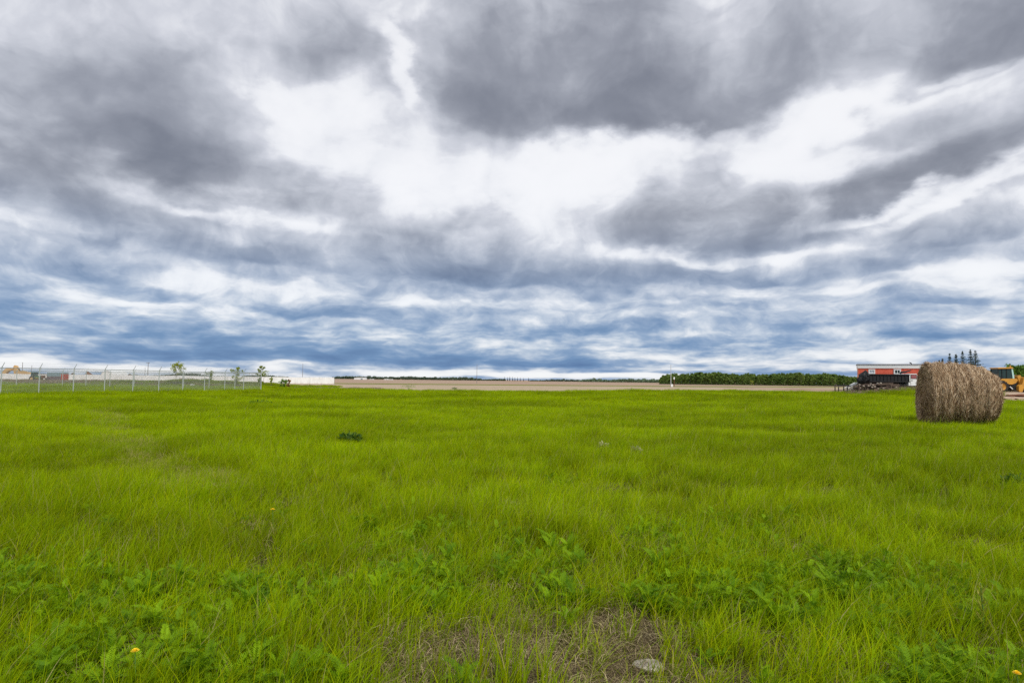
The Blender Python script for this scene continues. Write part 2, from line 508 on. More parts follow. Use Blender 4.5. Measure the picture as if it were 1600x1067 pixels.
# bare dirt yard on the right, laid out as a fan so its near edge crosses the grass
vs, fs = [], []
us = np.linspace(0.725, 1.9, 60)
for i, u in enumerate(us):
    y0 = 43.5 - 2.0 * (u - 0.75) + 0.5 * math.sin(u * 90) + 0.3 * math.sin(u * 210)
    for j in range(25):
        y = y0 + (96 - y0) * j / 24
        vs.append((u * y, y, Hf(u * y, y) + 0.10))
for i in range(59):
    for j in range(24):
        a = i * 25 + j
        fs.append((a, a + 25, a + 26, a + 1))
b = MB(); b.add(vs, fs); tag(b.build('dirt_yard', M_yard, smooth=True), kind='structure')

def in_field(x, y):
    return (y < edge(x)) & ~((x > 0.735 * y) & (y > 42)) 

# ================================================================== grass
def grass_mat(N):
    at = N.n('ShaderNodeAttribute', attribute_name='blade')
    r, g, bl = N.sep(at.outputs['Vector'])
    t, rnd, dry = r, g, bl
    oi = N.n('ShaderNodeObjectInfo').outputs['Random']
    p = wpos(N)
    big = N.noise(N.v('MULTIPLY', p, (0.10, 0.16, 0.0)), 1.0, 4, 0.6, 0.6)
    med = N.noise(N.v('MULTIPLY', p, (0.7, 0.9, 0.0)), 1.0, 4, 0.6)
    leaf = N.ramp(t, [(0.0, (0.050, 0.038, 0.008)), (0.24, (0.070, 0.110, 0.001)), (0.60, (0.210, 0.400, 0.0)), (1.0, (0.420, 0.600, 0.0)) ])  # brown roots, darkened further to put shade low among the blades
    yel = N.mix(N.mr(rnd, 0.55, 1.0), leaf, (0.52, 0.54, 0.0))
    deep = N.mix(N.mr(N.m('ADD', N.m('MULTIPLY', big, 0.65), N.m('MULTIPLY', med, 0.35)), 0.44, 0.55), N.mix(0.52, yel, (0.130, 0.135, 0.0)), N.mix(0.22, yel, (0.56, 0.62, 0.0)))
    k = N.m('MULTIPLY', N.mr(oi, 0.0, 1.0, 0.0, 0.35), N.mr(med, 0.35, 0.6))
    var = N.mix(k, deep, (0.08, 0.22, 0.0))
    c = N.mix(dry, var, N.mix(rnd, (0.28, 0.22, 0.08), (0.50, 0.44, 0.18)))
    d = N.n('ShaderNodeBsdfPrincipled')
    N.put(d.inputs['Base Color'], c)
    d.inputs['Roughness'].default_value = 0.7
    d.inputs['Specular IOR Level'].default_value = 0.10
    tr = N.n('ShaderNodeBsdfTranslucent')
    N.put(tr.inputs[0], N.mix(0.5, c, (0.42, 0.58, 0.0)))
    mx = N.n('ShaderNodeMixShader')
    mx.inputs[0].default_value = 0.40
    N.t.links.new(d.outputs[0], mx.inputs[1]); N.t.links.new(tr.outputs[0], mx.inputs[2])
    return mx.outputs[0]
M_grass = mat('grass_blades', grass_mat)

def blades(name, n, rad, hmin, hmax, w, segs, lean=0.35, dryp=0.03, seed=0, clump=0.0, flat=0.0, material=None):
    """a patch of n bent grass blades within radius rad; a mesh with a 'blade' attribute (along, random, dry)"""
    g = np.random.default_rng(seed)
    if clump > 0:
        nc = max(3, int(n / 14))
        cr = rad * np.sqrt(g.random(nc)); ct = g.random(nc) * 2 * np.pi
        ci = g.integers(0, nc, n)
        bx = cr[ci] * np.cos(ct[ci]) + g.normal(0, clump, n)
        by = cr[ci] * np.sin(ct[ci]) + g.normal(0, clump, n)
    else:
        rr = rad * np.sqrt(g.random(n)); tt = g.random(n) * 2 * np.pi
        bx, by = rr * np.cos(tt), rr * np.sin(tt)
    h = hmin + (hmax - hmin) * g.random(n) ** 0.9
    ang = g.random(n) * 2 * np.pi
    bend = g.random(n) * 0.75 + 0.08
    dxv = np.cos(ang) * bend + lean; dyv = np.sin(ang) * bend
    if flat > 0:
        dxv, dyv = np.cos(ang) * flat, np.sin(ang) * flat
    wa = g.random(n) * np.pi
    ww = w * (0.6 + 0.8 * g.random(n))
    rnd = g.random(n); dry = (g.random(n) < dryp).astype(float)
    V = np.zeros((n, 2 * segs + 1, 3)); A = np.zeros((n, 2 * segs + 1, 3))
    for s in range(segs + 1):
        t = s / segs
        cx = bx + dxv * h * t ** 1.8
        cy = by + dyv * h * t ** 1.8
        ln = np.sqrt(dxv ** 2 + dyv ** 2)
        cz = h * (t - 0.30 * np.minimum(ln, 1.6) * t ** 2) if flat == 0 else h * (0.15 + 0.1 * np.sin(t * 3))
        wd = ww * (1 - t ** 1.7) * 0.5
        if s < segs:
            for q, sg in ((0, -1), (1, 1)):
                V[:, 2 * s + q, 0] = cx + sg * np.cos(wa) * wd
                V[:, 2 * s + q, 1] = cy + sg * np.sin(wa) * wd
                V[:, 2 * s + q, 2] = cz
                A[:, 2 * s + q] = np.stack([np.full(n, t), rnd, dry], 1)
        else:
            V[:, 2 * s, 0], V[:, 2 * s, 1], V[:, 2 * s, 2] = cx, cy, cz
            A[:, 2 * s] = np.stack([np.full(n, t), rnd, dry], 1)
    k = 2 * segs + 1
    base = (np.arange(n) * k)[:, None]
    quads = np.array([[2 * s, 2 * s + 1, 2 * s + 3, 2 * s + 2] for s in range(segs - 1)], int).reshape(-1)
    faces = []
    if segs > 1:
        Q = (base + quads[None, :]).reshape(-1, 4).tolist()
        faces += Q
    T = (base + np.array([2 * segs - 2, 2 * segs - 1, 2 * segs])[None, :]).reshape(-1, 3).tolist()
    faces += T
    me = bpy.data.meshes.new(name)
    me.from_pydata(V.reshape(-1, 3).tolist(), [], faces)
    a = me.attributes.new('blade', 'FLOAT_VECTOR', 'POINT')
    a.data.foreach_set('vector', A.reshape(-1).astype(np.float32))
    me.materials.append(material or M_grass)
    me.shade_smooth()
    return me

def scatter(name, meshes, pts, idx, rot, scl, label=None):
    """one object that instances the small meshes on points (geometry nodes)"""
    coll = bpy.data.collections.new(name + '_sources')
    for i, me in enumerate(meshes):
        coll.objects.link(bpy.data.objects.new('%s_%02d' % (name, i), me))
    pm = bpy.data.meshes.new(name)
    pm.from_pydata([tuple(p) for p in pts], [], [])
    n = len(pts)
    a = pm.attributes.new('idx', 'INT', 'POINT'); a.data.foreach_set('value', np.asarray(idx, np.int32))
    a = pm.attributes.new('rot', 'FLOAT_VECTOR', 'POINT'); a.data.foreach_set('vector', np.asarray(rot, np.float32).reshape(-1))
    a = pm.attributes.new('scl', 'FLOAT_VECTOR', 'POINT'); a.data.foreach_set('vector', np.asarray(scl, np.float32).reshape(-1))
    pm.materials.append(meshes[0].materials[0])
    ob = bpy.data.objects.new(name, pm)
    COL.objects.link(ob)
    ng = bpy.data.node_groups.new(name, 'GeometryNodeTree')
    ng.interface.new_socket('Geometry', in_out='INPUT', socket_type='NodeSocketGeometry')
    ng.interface.new_socket('Geometry', in_out='OUTPUT', socket_type='NodeSocketGeometry')
    gi = ng.nodes.new('NodeGroupInput'); go = ng.nodes.new('NodeGroupOutput')
    ci = ng.nodes.new('GeometryNodeCollectionInfo')
    ci.inputs['Collection'].default_value = coll
    ci.inputs['Separate Children'].default_value = True
    ci.inputs['Reset Children'].default_value = True
    ip = ng.nodes.new('GeometryNodeInstanceOnPoints')
    ip.inputs['Pick Instance'].default_value = True
    def attr(nm, ty):
        q = ng.nodes.new('GeometryNodeInputNamedAttribute'); q.data_type = ty
        q.inputs['Name'].default_value = nm
        return q.outputs['Attribute']
    L = ng.links.new
    L(gi.outputs[0], ip.inputs['Points']); L(ci.outputs[0], ip.inputs['Instance'])
    L(attr('idx', 'INT'), ip.inputs['Instance Index'])
    e2r = ng.nodes.new('FunctionNodeEulerToRotation')
    L(attr('rot', 'FLOAT_VECTOR'), e2r.inputs[0]); L(e2r.outputs[0], ip.inputs['Rotation'])
    L(attr('scl', 'FLOAT_VECTOR'), ip.inputs['Scale'])
    L(ip.outputs[0], go.inputs[0])
    md = ob.modifiers.new('scatter', 'NODES'); md.node_group = ng
    return tag(ob, label, kind='stuff')

def sample_zone(y0, y1, dens, umax=0.95, xpad=0.8):
    """points spread evenly over the land in front of the camera"""
    area = (umax * (y1 + y0) + 2 * xpad) * (y1 - y0)
    n = int(area * dens)
    c = 1.0 / math.sqrt(dens); hw = umax * y1 + xpad
    X, Y = np.meshgrid(np.arange(-hw, hw, c), np.arange(y0, y1, c))
    x = X.ravel() + (nrg.random(X.size) - 0.5) * c * 1.3; y = Y.ravel() + (nrg.random(X.size) - 0.5) * c * 1.3
    ok = (np.abs(x) < umax * y + xpad) & in_field(x, y)
    o_ = nrg.permutation(int(ok.sum()))
    return x[ok][o_], y[ok][o_]

def bare_d(x, y):
    """0 on the bare patch, 1 in full grass"""
    w = 0.16 * np.sin(x * 7 + y * 3) + 0.12 * np.sin(x * 13 - y * 9 + 1)
    a = np.sqrt(((x - 0.36) / 0.72) ** 2 + ((y - 3.30) / 1.08) ** 2) + w
    c = np.sqrt(((x + 0.35) / 0.60) ** 2 + ((y - 3.5) / 0.62) ** 2) + w
    return 0.12 + 0.88 * ss(0.50, 1.15, np.minimum(a, c * 1.05))

TR = [on_ground(a, b_) for a, b_ in ((150, 650), (182, 685), (208, 712), (250, 740), (290, 765), (318, 790))]
def track(x, y):
    """1 along the old wheel track crossing the left of the field"""
    d = np.full(len(x), 9e9)
    for a, b_ in zip(TR[:-1], TR[1:]):
        ux, uy = b_.x - a.x, b_.y - a.y
        t = np.clip(((x - a.x) * ux + (y - a.y) * uy) / (ux * ux + uy * uy), 0, 1)
        d = np.minimum(d, np.hypot(x - a.x - ux * t, y - a.y - uy * t))
    return 1 - ss(0.25, 0.65, d)

def fnoise(x, y, s, o=0.0):
    return np.array([mnoise.noise(Vector((a * s + o, b_ * s, o))) for a, b_ in zip(x, y)])

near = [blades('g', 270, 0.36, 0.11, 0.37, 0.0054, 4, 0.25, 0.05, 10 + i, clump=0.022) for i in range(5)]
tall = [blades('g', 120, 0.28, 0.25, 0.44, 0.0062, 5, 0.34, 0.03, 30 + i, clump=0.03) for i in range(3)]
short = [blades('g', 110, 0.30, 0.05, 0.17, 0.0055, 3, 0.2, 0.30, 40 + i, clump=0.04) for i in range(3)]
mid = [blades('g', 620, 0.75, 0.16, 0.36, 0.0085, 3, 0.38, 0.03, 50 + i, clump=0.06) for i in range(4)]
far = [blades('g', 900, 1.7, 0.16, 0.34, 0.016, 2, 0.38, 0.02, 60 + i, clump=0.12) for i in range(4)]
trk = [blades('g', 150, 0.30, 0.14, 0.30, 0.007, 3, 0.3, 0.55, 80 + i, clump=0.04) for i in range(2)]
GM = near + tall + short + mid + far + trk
I_N, I_T, I_S, I_M, I_F = 0, 5, 8, 11, 15
PT, IX, RT, SC = [], [], [], []
def put_patch(x, y, base, cnt, smin, smax, lift=0.05, twist=0.5, full=False):
    n = len(x)
    z = H(x, y) + lift
    sl = (fnoise(x, y, 0.35, 3.0) * 0.45 + 1.0) * (1 + 0.35 * fnoise(x, y, 1.7, 5.0)) * (1 - 0.3 * track(x, y))
    s = (smin + (smax - smin) * nrg.random(n))
    for i in range(n):
        PT.append((x[i], y[i], z[i])); IX.append(base + int(nrg.integers(0, cnt)))
        RT.append((nrg.normal(0, 0.05), nrg.normal(0, 0.05), (nrg.random() - 0.5) * 2 * (math.pi if full else twist)))
        SC.append((s[i], s[i], s[i] * sl[i] * (0.85 + 0.3 * nrg.random())))
x, y = sample_zone(1.2, 8.0, 10); k = nrg.random(len(x)) < bare_d(x, y); put_patch(x[k], y[k], I_N, 5, 0.75, 1.1)
x, y = sample_zone(1.2, 7.0, 7); k = nrg.random(len(x)) < 0.75; put_patch(x[k], y[k], I_S, 3, 0.7, 1.2, full=True)
x, y = sample_zone(1.6, 18.0, 3.2); k = (nrg.random(len(x)) < bare_d(x, y) ** 2) & (fnoise(x, y, 0.55, 8.0) > -0.08); put_patch(x[k], y[k], I_T, 3, 0.7, 1.0)
x, y = sample_zone(8.0, 17.0, 6.5); put_patch(x, y, I_N, 5, 0.8, 1.1)
x, y = sample_zone(15.5, 38.0, 2.4); put_patch(x, y, I_M, 4, 0.8, 1.15)
x, y = sample_zone(36.0, 84.0, 0.62); put_patch(x, y, I_F, 4, 0.8, 1.15)
x, y = sample_zone(84.0, 119.0, 0.30); put_patch(x, y, I_F, 4, 0.6, 0.8)
x, y = sample_zone(6.0, 26.0, 9); k = track(x, y) > 0.45; put_patch(x[k], y[k], 19, 2, 0.9, 1.2, full=True)
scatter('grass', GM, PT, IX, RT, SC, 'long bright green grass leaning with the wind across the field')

# ================================================================== broadleaf weeds among the grass
def weed_mat(name, lo, hi):
    def f(N):
        at = N.n('ShaderNodeAttribute', attribute_name='blade')
        t, rnd, dry = N.sep(at.outputs['Vector'])
        oi = N.n('ShaderNodeObjectInfo').outputs['Random']
        c = N.mix(N.mr(N.m('ADD', N.m('MULTIPLY', rnd, 0.5), N.m('MULTIPLY', oi, 0.5)), 0.1, 0.9), lo, hi)
        d = N.n('ShaderNodeBsdfPrincipled')
        N.put(d.inputs['Base Color'], c)
        d.inputs['Roughness'].default_value = 0.6
        d.inputs['Specular IOR Level'].default_value = 0.15
        tr = N.n('ShaderNodeBsdfTranslucent')
        N.put(tr.inputs[0], N.mix(0.4, c, (0.2, 0.4, 0.02)))
        mx = N.n('ShaderNodeMixShader'); mx.inputs[0].default_value = 0.3
        N.t.links.new(d.outputs[0], mx.inputs[1]); N.t.links.new(tr.outputs[0], mx.inputs[2])
        return mx.outputs[0]
    return mat(name, f)
M_weed = weed_mat('weed_leaf', (0.065, 0.155, 0.001), (0.230, 0.390, 0.002))
M_bushd = weed_mat('dark_leaf', (0.020, 0.060, 0.010), (0.060, 0.130, 0.020))

class Leafy:
    """vertices, faces and the blade attribute of leaf meshes"""
    def __init__(self): self.v, self.f, self.a = [], [], []
    def poly(self, pts, att):
        o = len(self.v); self.v += [tuple(p) for p in pts]; self.f.append(tuple(range(o, o + len(pts)))); self.a += [att] * len(pts)
    def mesh(self, name, m):
        me = bpy.data.meshes.new(name); me.from_pydata(self.v, [], self.f)
        a = me.attributes.new('blade', 'FLOAT_VECTOR', 'POINT')
        a.data.foreach_set('vector', np.asarray(self.a, np.float32).reshape(-1))
        me.materials.append(m); return me

def frond(L, base, az_, lift, length, g, pairs=9, lw=0.0085, ll=0.033):
    """pinnate leaf: an arched stalk with pairs of pointed, folded leaflets"""
    d = Vector((math.cos(az_), math.sin(az_), 0)); up = Vector((0, 0, 1)); side = Vector((-d.y, d.x, 0))
    P = []
    for i in range(pairs + 3):
        t = i / (pairs + 2)
        a = lift * (1 - 0.95 * t)
        P.append((P[-1] + (d * math.cos(a) + up * math.sin(a)) * length / (pairs + 2)) if P else Vector(base))
    rn = g.random()
    for i in range(len(P) - 1):
        w = 0.0016
        L.poly([P[i] - side * w, P[i] + side * w, P[i + 1] + side * w, P[i + 1] - side * w], (0.3, rn, 0))
    for i in range(2, len(P)):
        t = i / (len(P) - 1)
        s = math.sin(math.pi * min(1, 0.25 + 0.7 * t)) * 0.9 + 0.15
        fd = (P[i] - P[i - 1]).normalized()
        nrm = side.cross(fd)
        for sg in ((-1, 1) if i < len(P) - 1 else (0,)):
            ax = (side * sg * 0.9 + fd * 0.55).normalized() if sg else fd
            ax = (ax + nrm * (0.25 + g.normal(0, 0.12)) * (1 if nrm.z > 0 else -1)).normalized()
            l_ = ll * s * (0.85 + 0.3 * g.random()); w_ = lw * s * 0.5
            pr = ax.cross(nrm).normalized()
            a0 = P[i]; 
            L.poly([a0, a0 + ax * l_ * 0.35 + pr * w_, a0 + ax * l_ * 0.75 + pr * w_ * 0.8, a0 + ax * l_, a0 + ax * l_ * 0.75 - pr * w_ * 0.8, a0 + ax * l_ * 0.35 - pr * w_],
                   (t, min(1, max(0, rn + g.normal(0, 0.12))), 0))

def weed_plant(seed, nf, lmin, lmax, hgt, spread=0.03, material=None):
    g = np.random.default_rng(seed); L = Leafy()
    for i in range(nf):
        az_ = i * 2.4 + g.random() * 0.6
        z0 = hgt * g.random()
        r0 = spread * g.random()
        frond(L, (math.cos(az_) * r0, math.sin(az_) * r0, z0), az_, 0.35 + 0.85 * g.random() + 0.3 * z0 / max(hgt, .01), lmin + (lmax - lmin) * g.random(), g, pairs=int(g.integers(9, 14)))
    for k in range(3):
        if hgt > 0.08:
            L.poly([(0.003, 0, 0), (-0.003, 0, 0), (-0.002 + k * .01, 0.002, hgt), (0.002 + k * .01, -0.002, hgt)], (0.2, 0.4, 0))
    return L.mesh('w', material or M_weed)
weeds = [weed_plant(100 + i, 13, 0.12, 0.20, 0.20) for i in range(4)] + [weed_plant(120 + i, 8, 0.10, 0.17, 0.05, 0.05) for i in range(2)]

# zones of weeds seen in the photo: centre pixel, half size in pixels, number of plants
WZ = [(640, 800, 90, 22, 60), (740, 850, 180, 45, 150), (660, 900, 120, 30, 80), (880, 905, 60, 14, 26), (1090, 820, 120, 30, 90), (1160, 870, 180, 40, 150),
      (1060, 910, 90, 22, 50), (1290, 880, 120, 35, 80), (1420, 895, 120, 28, 60), (1230, 800, 80, 14, 26), (880, 738, 26, 5, 9),
      (100, 900, 130, 50, 110), (300, 930, 150, 55, 110), (120, 1010, 150, 45, 90), (330, 1020, 130, 40, 90), (30, 870, 60, 30, 30), (450, 900, 90, 40, 50), (160, 800, 20, 10, 5),
      (1520, 1030, 110, 36, 60), (1430, 1050, 80, 20, 30), (1560, 930, 60, 40, 24), (1380, 960, 70, 22, 14), (470, 1040, 90, 24, 30), (720, 1060, 40, 12, 6), (1180, 1045, 30, 10, 5), (1220, 930, 60, 20, 20)]
PT, IX, RT, SC = [], [], [], []
for (cx, cy, rx, ry, n) in WZ:
    for _ in range(int(n * 1.25)):
        a_, r_ = rng.random() * 6.283, math.sqrt(rng.random())
        q = on_ground(cx + rx * r_ * math.cos(a_), cy + ry * r_ * math.sin(a_) + 14, 0.18)
        if q.y > 9.5 and n > 10 and rng.random() < 0.3: continue
        if math.hypot(q.x - 0.72, q.y - 3.45) < 0.6 or (bare_d(np.array([q.x]), np.array([q.y]))[0] < 0.5 and rng.random() < .6): continue
        s = rng.uniform(0.36, 0.80)
        PT.append((q.x, q.y, Hf(q.x, q.y) + 0.03 + rng.uniform(0.0, 0.06))); IX.append(rng.randrange(0, 6) if n > 9 else rng.randrange(0, 4))
        RT.append((rng.gauss(0, .15), rng.gauss(0, .15), rng.random() * 6.28)); SC.append((s, s, s * rng.uniform(.7, 1.2)))
for _ in range(420):                                     # stray plants everywhere in the near field
    yy = 2.6 + 14 * rng.random() ** 1.5; xx = rng.uniform(-0.9, 0.9) * yy
    s = rng.uniform(0.3, 0.7)
    if bare_d(np.array([xx]), np.array([yy]))[0] < 0.6: continue
    PT.append((xx, yy, Hf(xx, yy) + 0.05)); IX.append(rng.randrange(0, 6)); RT.append((0, 0, rng.random() * 6.28)); SC.append((s, s, s))
scatter('weeds', weeds, PT, IX, RT, SC, 'fern-like broadleaf weeds growing in patches among the grass')

# dead stems lying on the bare patch
def thatch_leaf(N):
    at = N.n('ShaderNodeAttribute', attribute_name='blade')
    t, rnd, dry = N.sep(at.outputs['Vector'])
    c = N.ramp(rnd, [(0.0, (0.04, 0.027, 0.012)), (0.4, (0.13, 0.095, 0.047)), (0.8, (0.31, 0.245, 0.13)), (1.0, (0.56, 0.47, 0.27))])
    return pbsdf(N, c, 0.8, 0.2)
M_tl = mat('dead_stems', thatch_leaf)
dead = [blades('d', 480, 0.34, 0.04, 0.20, 0.0030, 3, 0, 0, 200 + i, flat=1.0, material=M_tl) for i in range(3)]
PT, IX, RT, SC = [], [], [], []
x, y = sample_zone(1.2, 9.5, 5)
bd = bare_d(x, y)
for i in range(len(x)):
    if rng.random() < 1.0 - 0.72 * bd[i]:
        for _ in range(3 if bd[i] < 0.5 else 1):
            PT.append((x[i] + rng.gauss(0, .12), y[i] + rng.gauss(0, .12), float(H(x[i], y[i])) + 0.074)); IX.append(rng.randrange(3))
            RT.append((rng.gauss(0, .02), rng.gauss(0, .02), rng.random() * 6.28)); SC.append((1, 1, rng.uniform(.7, 2.2)))
scatter('dead_stems', dead, PT, IX, RT, SC, 'dry brown stems lying on the bare earth and under the grass')

# ------------------------------------------------------------------ rock, dandelions, single weeds
def stone_mat(N):
    co = N.n('ShaderNodeTexCoord').outputs['Object']
    n = N.noise(co, 9.0, 8, 0.65)
    return pbsdf(N, N.ramp(n, [(0.35, (0.17, 0.15, 0.12)), (0.55, (0.42, 0.38, 0.31)), (0.7, (0.55, 0.52, 0.45))]), 0.9, 0.2, bump=n, bstr=0.6, bdist=0.02)
bm = bmesh.new()
bmesh.ops.create_icosphere(bm, subdivisions=4, radius=1.0)
for v in bm.verts:
    n_ = v.co.copy()
    v.co = Vector((n_.x * 0.085, n_.y * 0.055, n_.z * 0.028)) * (1 + 0.28 * mnoise.noise(n_ * 1.3) + 0.08 * mnoise.noise(n_ * 4))
    v.co.z = min(v.co.z, 0.014 + v.co.x * 0.08)
me = bpy.data.meshes.new('stone'); bm.to_mesh(me); bm.free(); me.materials.append(mat('stone', stone_mat))
st = bpy.data.objects.new('stone', me); COL.objects.link(st)
q = on_ground(1015, 1052, 0.06); st.location = (q.x, q.y, Hf(q.x, q.y) + 0.10)
tag(st, 'pale flat stone lying at the edge of the bare earth patch', 'stone')

M_pet = painted('petal', (0.85, 0.58, 0.01), 0.6, amt=0.05)
M_stem = painted('stem', (0.10, 0.20, 0.03), 0.6, amt=0.1)
def dandelion(px, py, lab, big=1.0):
    q = on_ground(px, py, 0.30)
    g0 = Hf(q.x, q.y) + 0.05
    t = thing('dandelion', (q.x, q.y, g0), lab, 'flower', 'yellow dandelions in the grass')
    h = q.z - g0
    s = MB(); s.tube([(0.02, 0, 0), (0.008, 0, h * .5), (0, 0, h)], [0.003, 0.0028, 0.0024], 6); s.build('stem', M_stem, t)
    f_ = MB()
    for ring, (r, n, zz) in enumerate(((0.022, 22, 0.0), (0.016, 18, 0.005), (0.009, 12, 0.009))):
        for k in range(n):
            a_ = 2 * math.pi * k / n + ring * .3
            c, s_ = math.cos(a_), math.sin(a_); r2 = r * big
            f_.add([(c * .002 - s_ * .001, s_ * .002 + c * .001, h), (c * r2 - s_ * .002, s_ * r2 + c * .002, h + zz + .004), (c * r2 + s_ * .002, s_ * r2 - c * .002, h + zz + .004)], [(0, 1, 2)])
    f_.build('flower_head', M_pet, t)
dandelion(426, 796, 'single yellow dandelion standing in tall grass left of centre, the farther one', 1.1)
dandelion(211, 1017, 'yellow dandelion low in the grass near the bottom left corner', .85)
dandelion(1589, 1052, 'yellow dandelion at the very bottom right edge of the grass', .8)

def weed_clump(px, py, wpx, hpx, lab, seed, m=None):
    q = on_ground(px, py + hpx * 0.5, 0.1)
    W_ = wpx / FPX * q.y; Hh = max(0.25, hpx / FPX * q.y + 0.2)
    g = np.random.default_rng(seed); L = Leafy()
    for i in range(150):
        a_ = g.random() * 6.283; r_ = math.sqrt(g.random())
        p = Vector((math.cos(a_) * r_ * W_ / 2, math.sin(a_) * r_ * W_ / 2, Hh * (0.35 + 0.6 * g.random() * (1 - 0.6 * r_))))
        ax = Vector((math.cos(a_) + g.normal(0, .6), math.sin(a_) + g.normal(0, .6), 0.3 + g.normal(0, .4))).normalized()
        pr = ax.cross(Vector((g.normal(), g.normal(), g.normal()))).normalized()
        l_ = 0.07 + 0.07 * g.random(); w_ = l_ * .22
        L.poly([p, p + ax * l_ * .4 + pr * w_, p + ax * l_, p + ax * l_ * .4 - pr * w_], (0.5, g.random(), 0))
    me = L.mesh('leaves', m or M_bushd)
    t = thing('weed_clump', (q.x, q.y, Hf(q.x, q.y) + 0.05), lab, 'plant')
    o = bpy.data.objects.new('leaves', me); COL.objects.link(o); o.parent = t
    s = MB()
    for i in range(12):
        a_ = g.random() * 6.28; r_ = g.random() * W_ * .4
        s.tube([(0, 0, 0), (math.cos(a_) * r_ * .5, math.sin(a_) * r_ * .5, Hh * .5), (math.cos(a_) * r_, math.sin(a_) * r_, Hh * .85)], [.006, .004, .002], 5)
    s.build('stems', M_stem, t)
weed_clump(548, 688, 30, 12, 'round dark green weed clump standing alone left of centre', 1)
weed_clump(1590, 762, 30, 18, 'dark green weed clump at the right edge of the field', 2)
weed_clump(408, 631, 30, 8, 'small dark weed clump in the grass below the fence corner', 3)
weed_clump(638, 604, 22, 9, 'green bush at the far edge of the grass, left of centre', 4, M_weed)
weed_clump(710, 607.5, 7, 3, 'tiny dark tuft on the far field edge near the centre', 5)

M_pale = weed_mat('pale_leaf', (0.42, 0.40, 0.22), (0.62, 0.58, 0.38))
weed_clump(943, 703, 2.5, 3, 'small pale dried tuft in mid field, left one of two', 11, M_pale)
weed_clump(995, 711, 3.5, 3, 'small pale dried tuft in mid field, right one of two', 12, M_pale)

# tall pale yellow-green weed at the right
q = on_ground(1535, 1000, 0.1)
t = thing('tall_weed', (q.x, q.y, Hf(q.x, q.y) + 0.05), 'upright yellow-green weed near the bottom right corner', 'plant')
L = Leafy(); g = np.random.default_rng(9)
for k in range(26):
    z = 0.10 + 0.26 * k / 26; a_ = k * 2.4
    ax = Vector((math.cos(a_) * .6, math.sin(a_) * .6, 0.8)).normalized(); pr = ax.cross(Vector((0, 0, 1))).normalized()
    p = Vector((0, 0, z)); l_ = 0.10 * (1.1 - k / 40)
    L.poly([p, p + ax * l_ * .4 + pr * .009, p + ax * l_, p + ax * l_ * .4 - pr * .009], (.5, g.random(), 0))
o = bpy.data.objects.new('leaves', L.mesh('leaves', weed_mat('yellow_leaf', (0.22, 0.24, 0.02), (0.40, 0.38, 0.06)))); COL.objects.link(o); o.parent = t
s = MB(); s.tube([(0, 0, 0), (0.01, 0, .2), (0, 0, .38)], [.006, .005, .003], 6); s.build('stem', M_stem, t)

# ================================================================== hay bale
def hay_mat(strand):
    def f(N):
        co = N.n('ShaderNodeTexCoord').outputs['Object']
        x_, y_, z_ = N.sep(co)
        bands = N.noise(N.comb(N.m('MULTIPLY', x_, 5.5), N.m('MULTIPLY', y_, 0.5), N.m('MULTIPLY', z_, 0.5)), 1.0, 5, 0.6, 0.2)
        n2 = N.noise(N.v('MULTIPLY', co, (9, 3, 3)), 1.0, 7, 0.7, 0.4)
        n3 = N.noise(co, 1.1, 4, 0.6)
        k = N.m('ADD', N.m('MULTIPLY', bands, 0.5), N.m('MULTIPLY', n2, 0.5))
        if strand:
            at = N.n('ShaderNodeAttribute', attribute_name='blade')
            t, rnd, dry = N.sep(at.outputs['Vector'])
            k = N.m('ADD', N.m('MULTIPLY', k, 0.55), N.m('MULTIPLY', rnd, 0.45))
            c = N.ramp(k, [(0.30, (0.13, 0.080, 0.048)), (0.43, (0.42, 0.275, 0.155)), (0.55, (0.66, 0.49, 0.315)), (0.70, (0.86, 0.72, 0.52))])
        else:
            c = N.ramp(k, [(0.38, (0.04, 0.022, 0.012)), (0.48, (0.22, 0.125, 0.06)), (0.58, (0.40, 0.28, 0.18)), (0.7, (0.62, 0.49, 0.34))])
        c = N.mix(N.mr(n3, 0.48, 0.62, 0.0, 0.5), c, N.mix(0.5, c, (0.20, 0.11, 0.04)))
        return pbsdf(N, c, 0.85, 0.2, bump=n2, bstr=0.45, bdist=0.03)
    return f
M_hay, M_straw = mat('hay', hay_mat(False)), mat('straw', hay_mat(True))
BY = 19.6
bp_ = at_depth(1498, 600, BY)
BH = Hf(bp_.x, BY) + 0.05
bale = thing('hay_bale', (bp_.x, BY, BH - 0.06), 'large round grey-brown hay bale lying in the grass', 'hay bale', rz=RAD(-20))
BLn, BR = 1.80, 0.955
def bale_r(x_, a_):
    """radius of the sagging roll at axial position x_ and angle a_"""
    u = (x_ + BLn / 2) / BLn
    r = BR * (1.10 - 0.23 * u) * (1 - 0.12 * max(0, u - .72) / .28 * max(0, u - .72) / .28 * 2.0)
    r *= 1 - 0.05 * max(0, (0.10 - u) / 0.10)
    r += 0.022 * math.sin(u * 31 + 1.3) + 0.014 * math.sin(u * 57)
    r += 0.05 * mnoise.noise(Vector((x_ * 1.6, math.cos(a_) * 1.5, math.sin(a_) * 1.5))) + 0.03 * mnoise.noise(Vector((x_ * 6, math.cos(a_) * 3, math.sin(a_) * 3)))
    return r
NRX, NRA = 80, 160
RG = [[bale_r(-BLn / 2 + BLn * i / NRX, 2 * math.pi * j / NRA) for j in range(NRA)] for i in range(NRX + 1)]
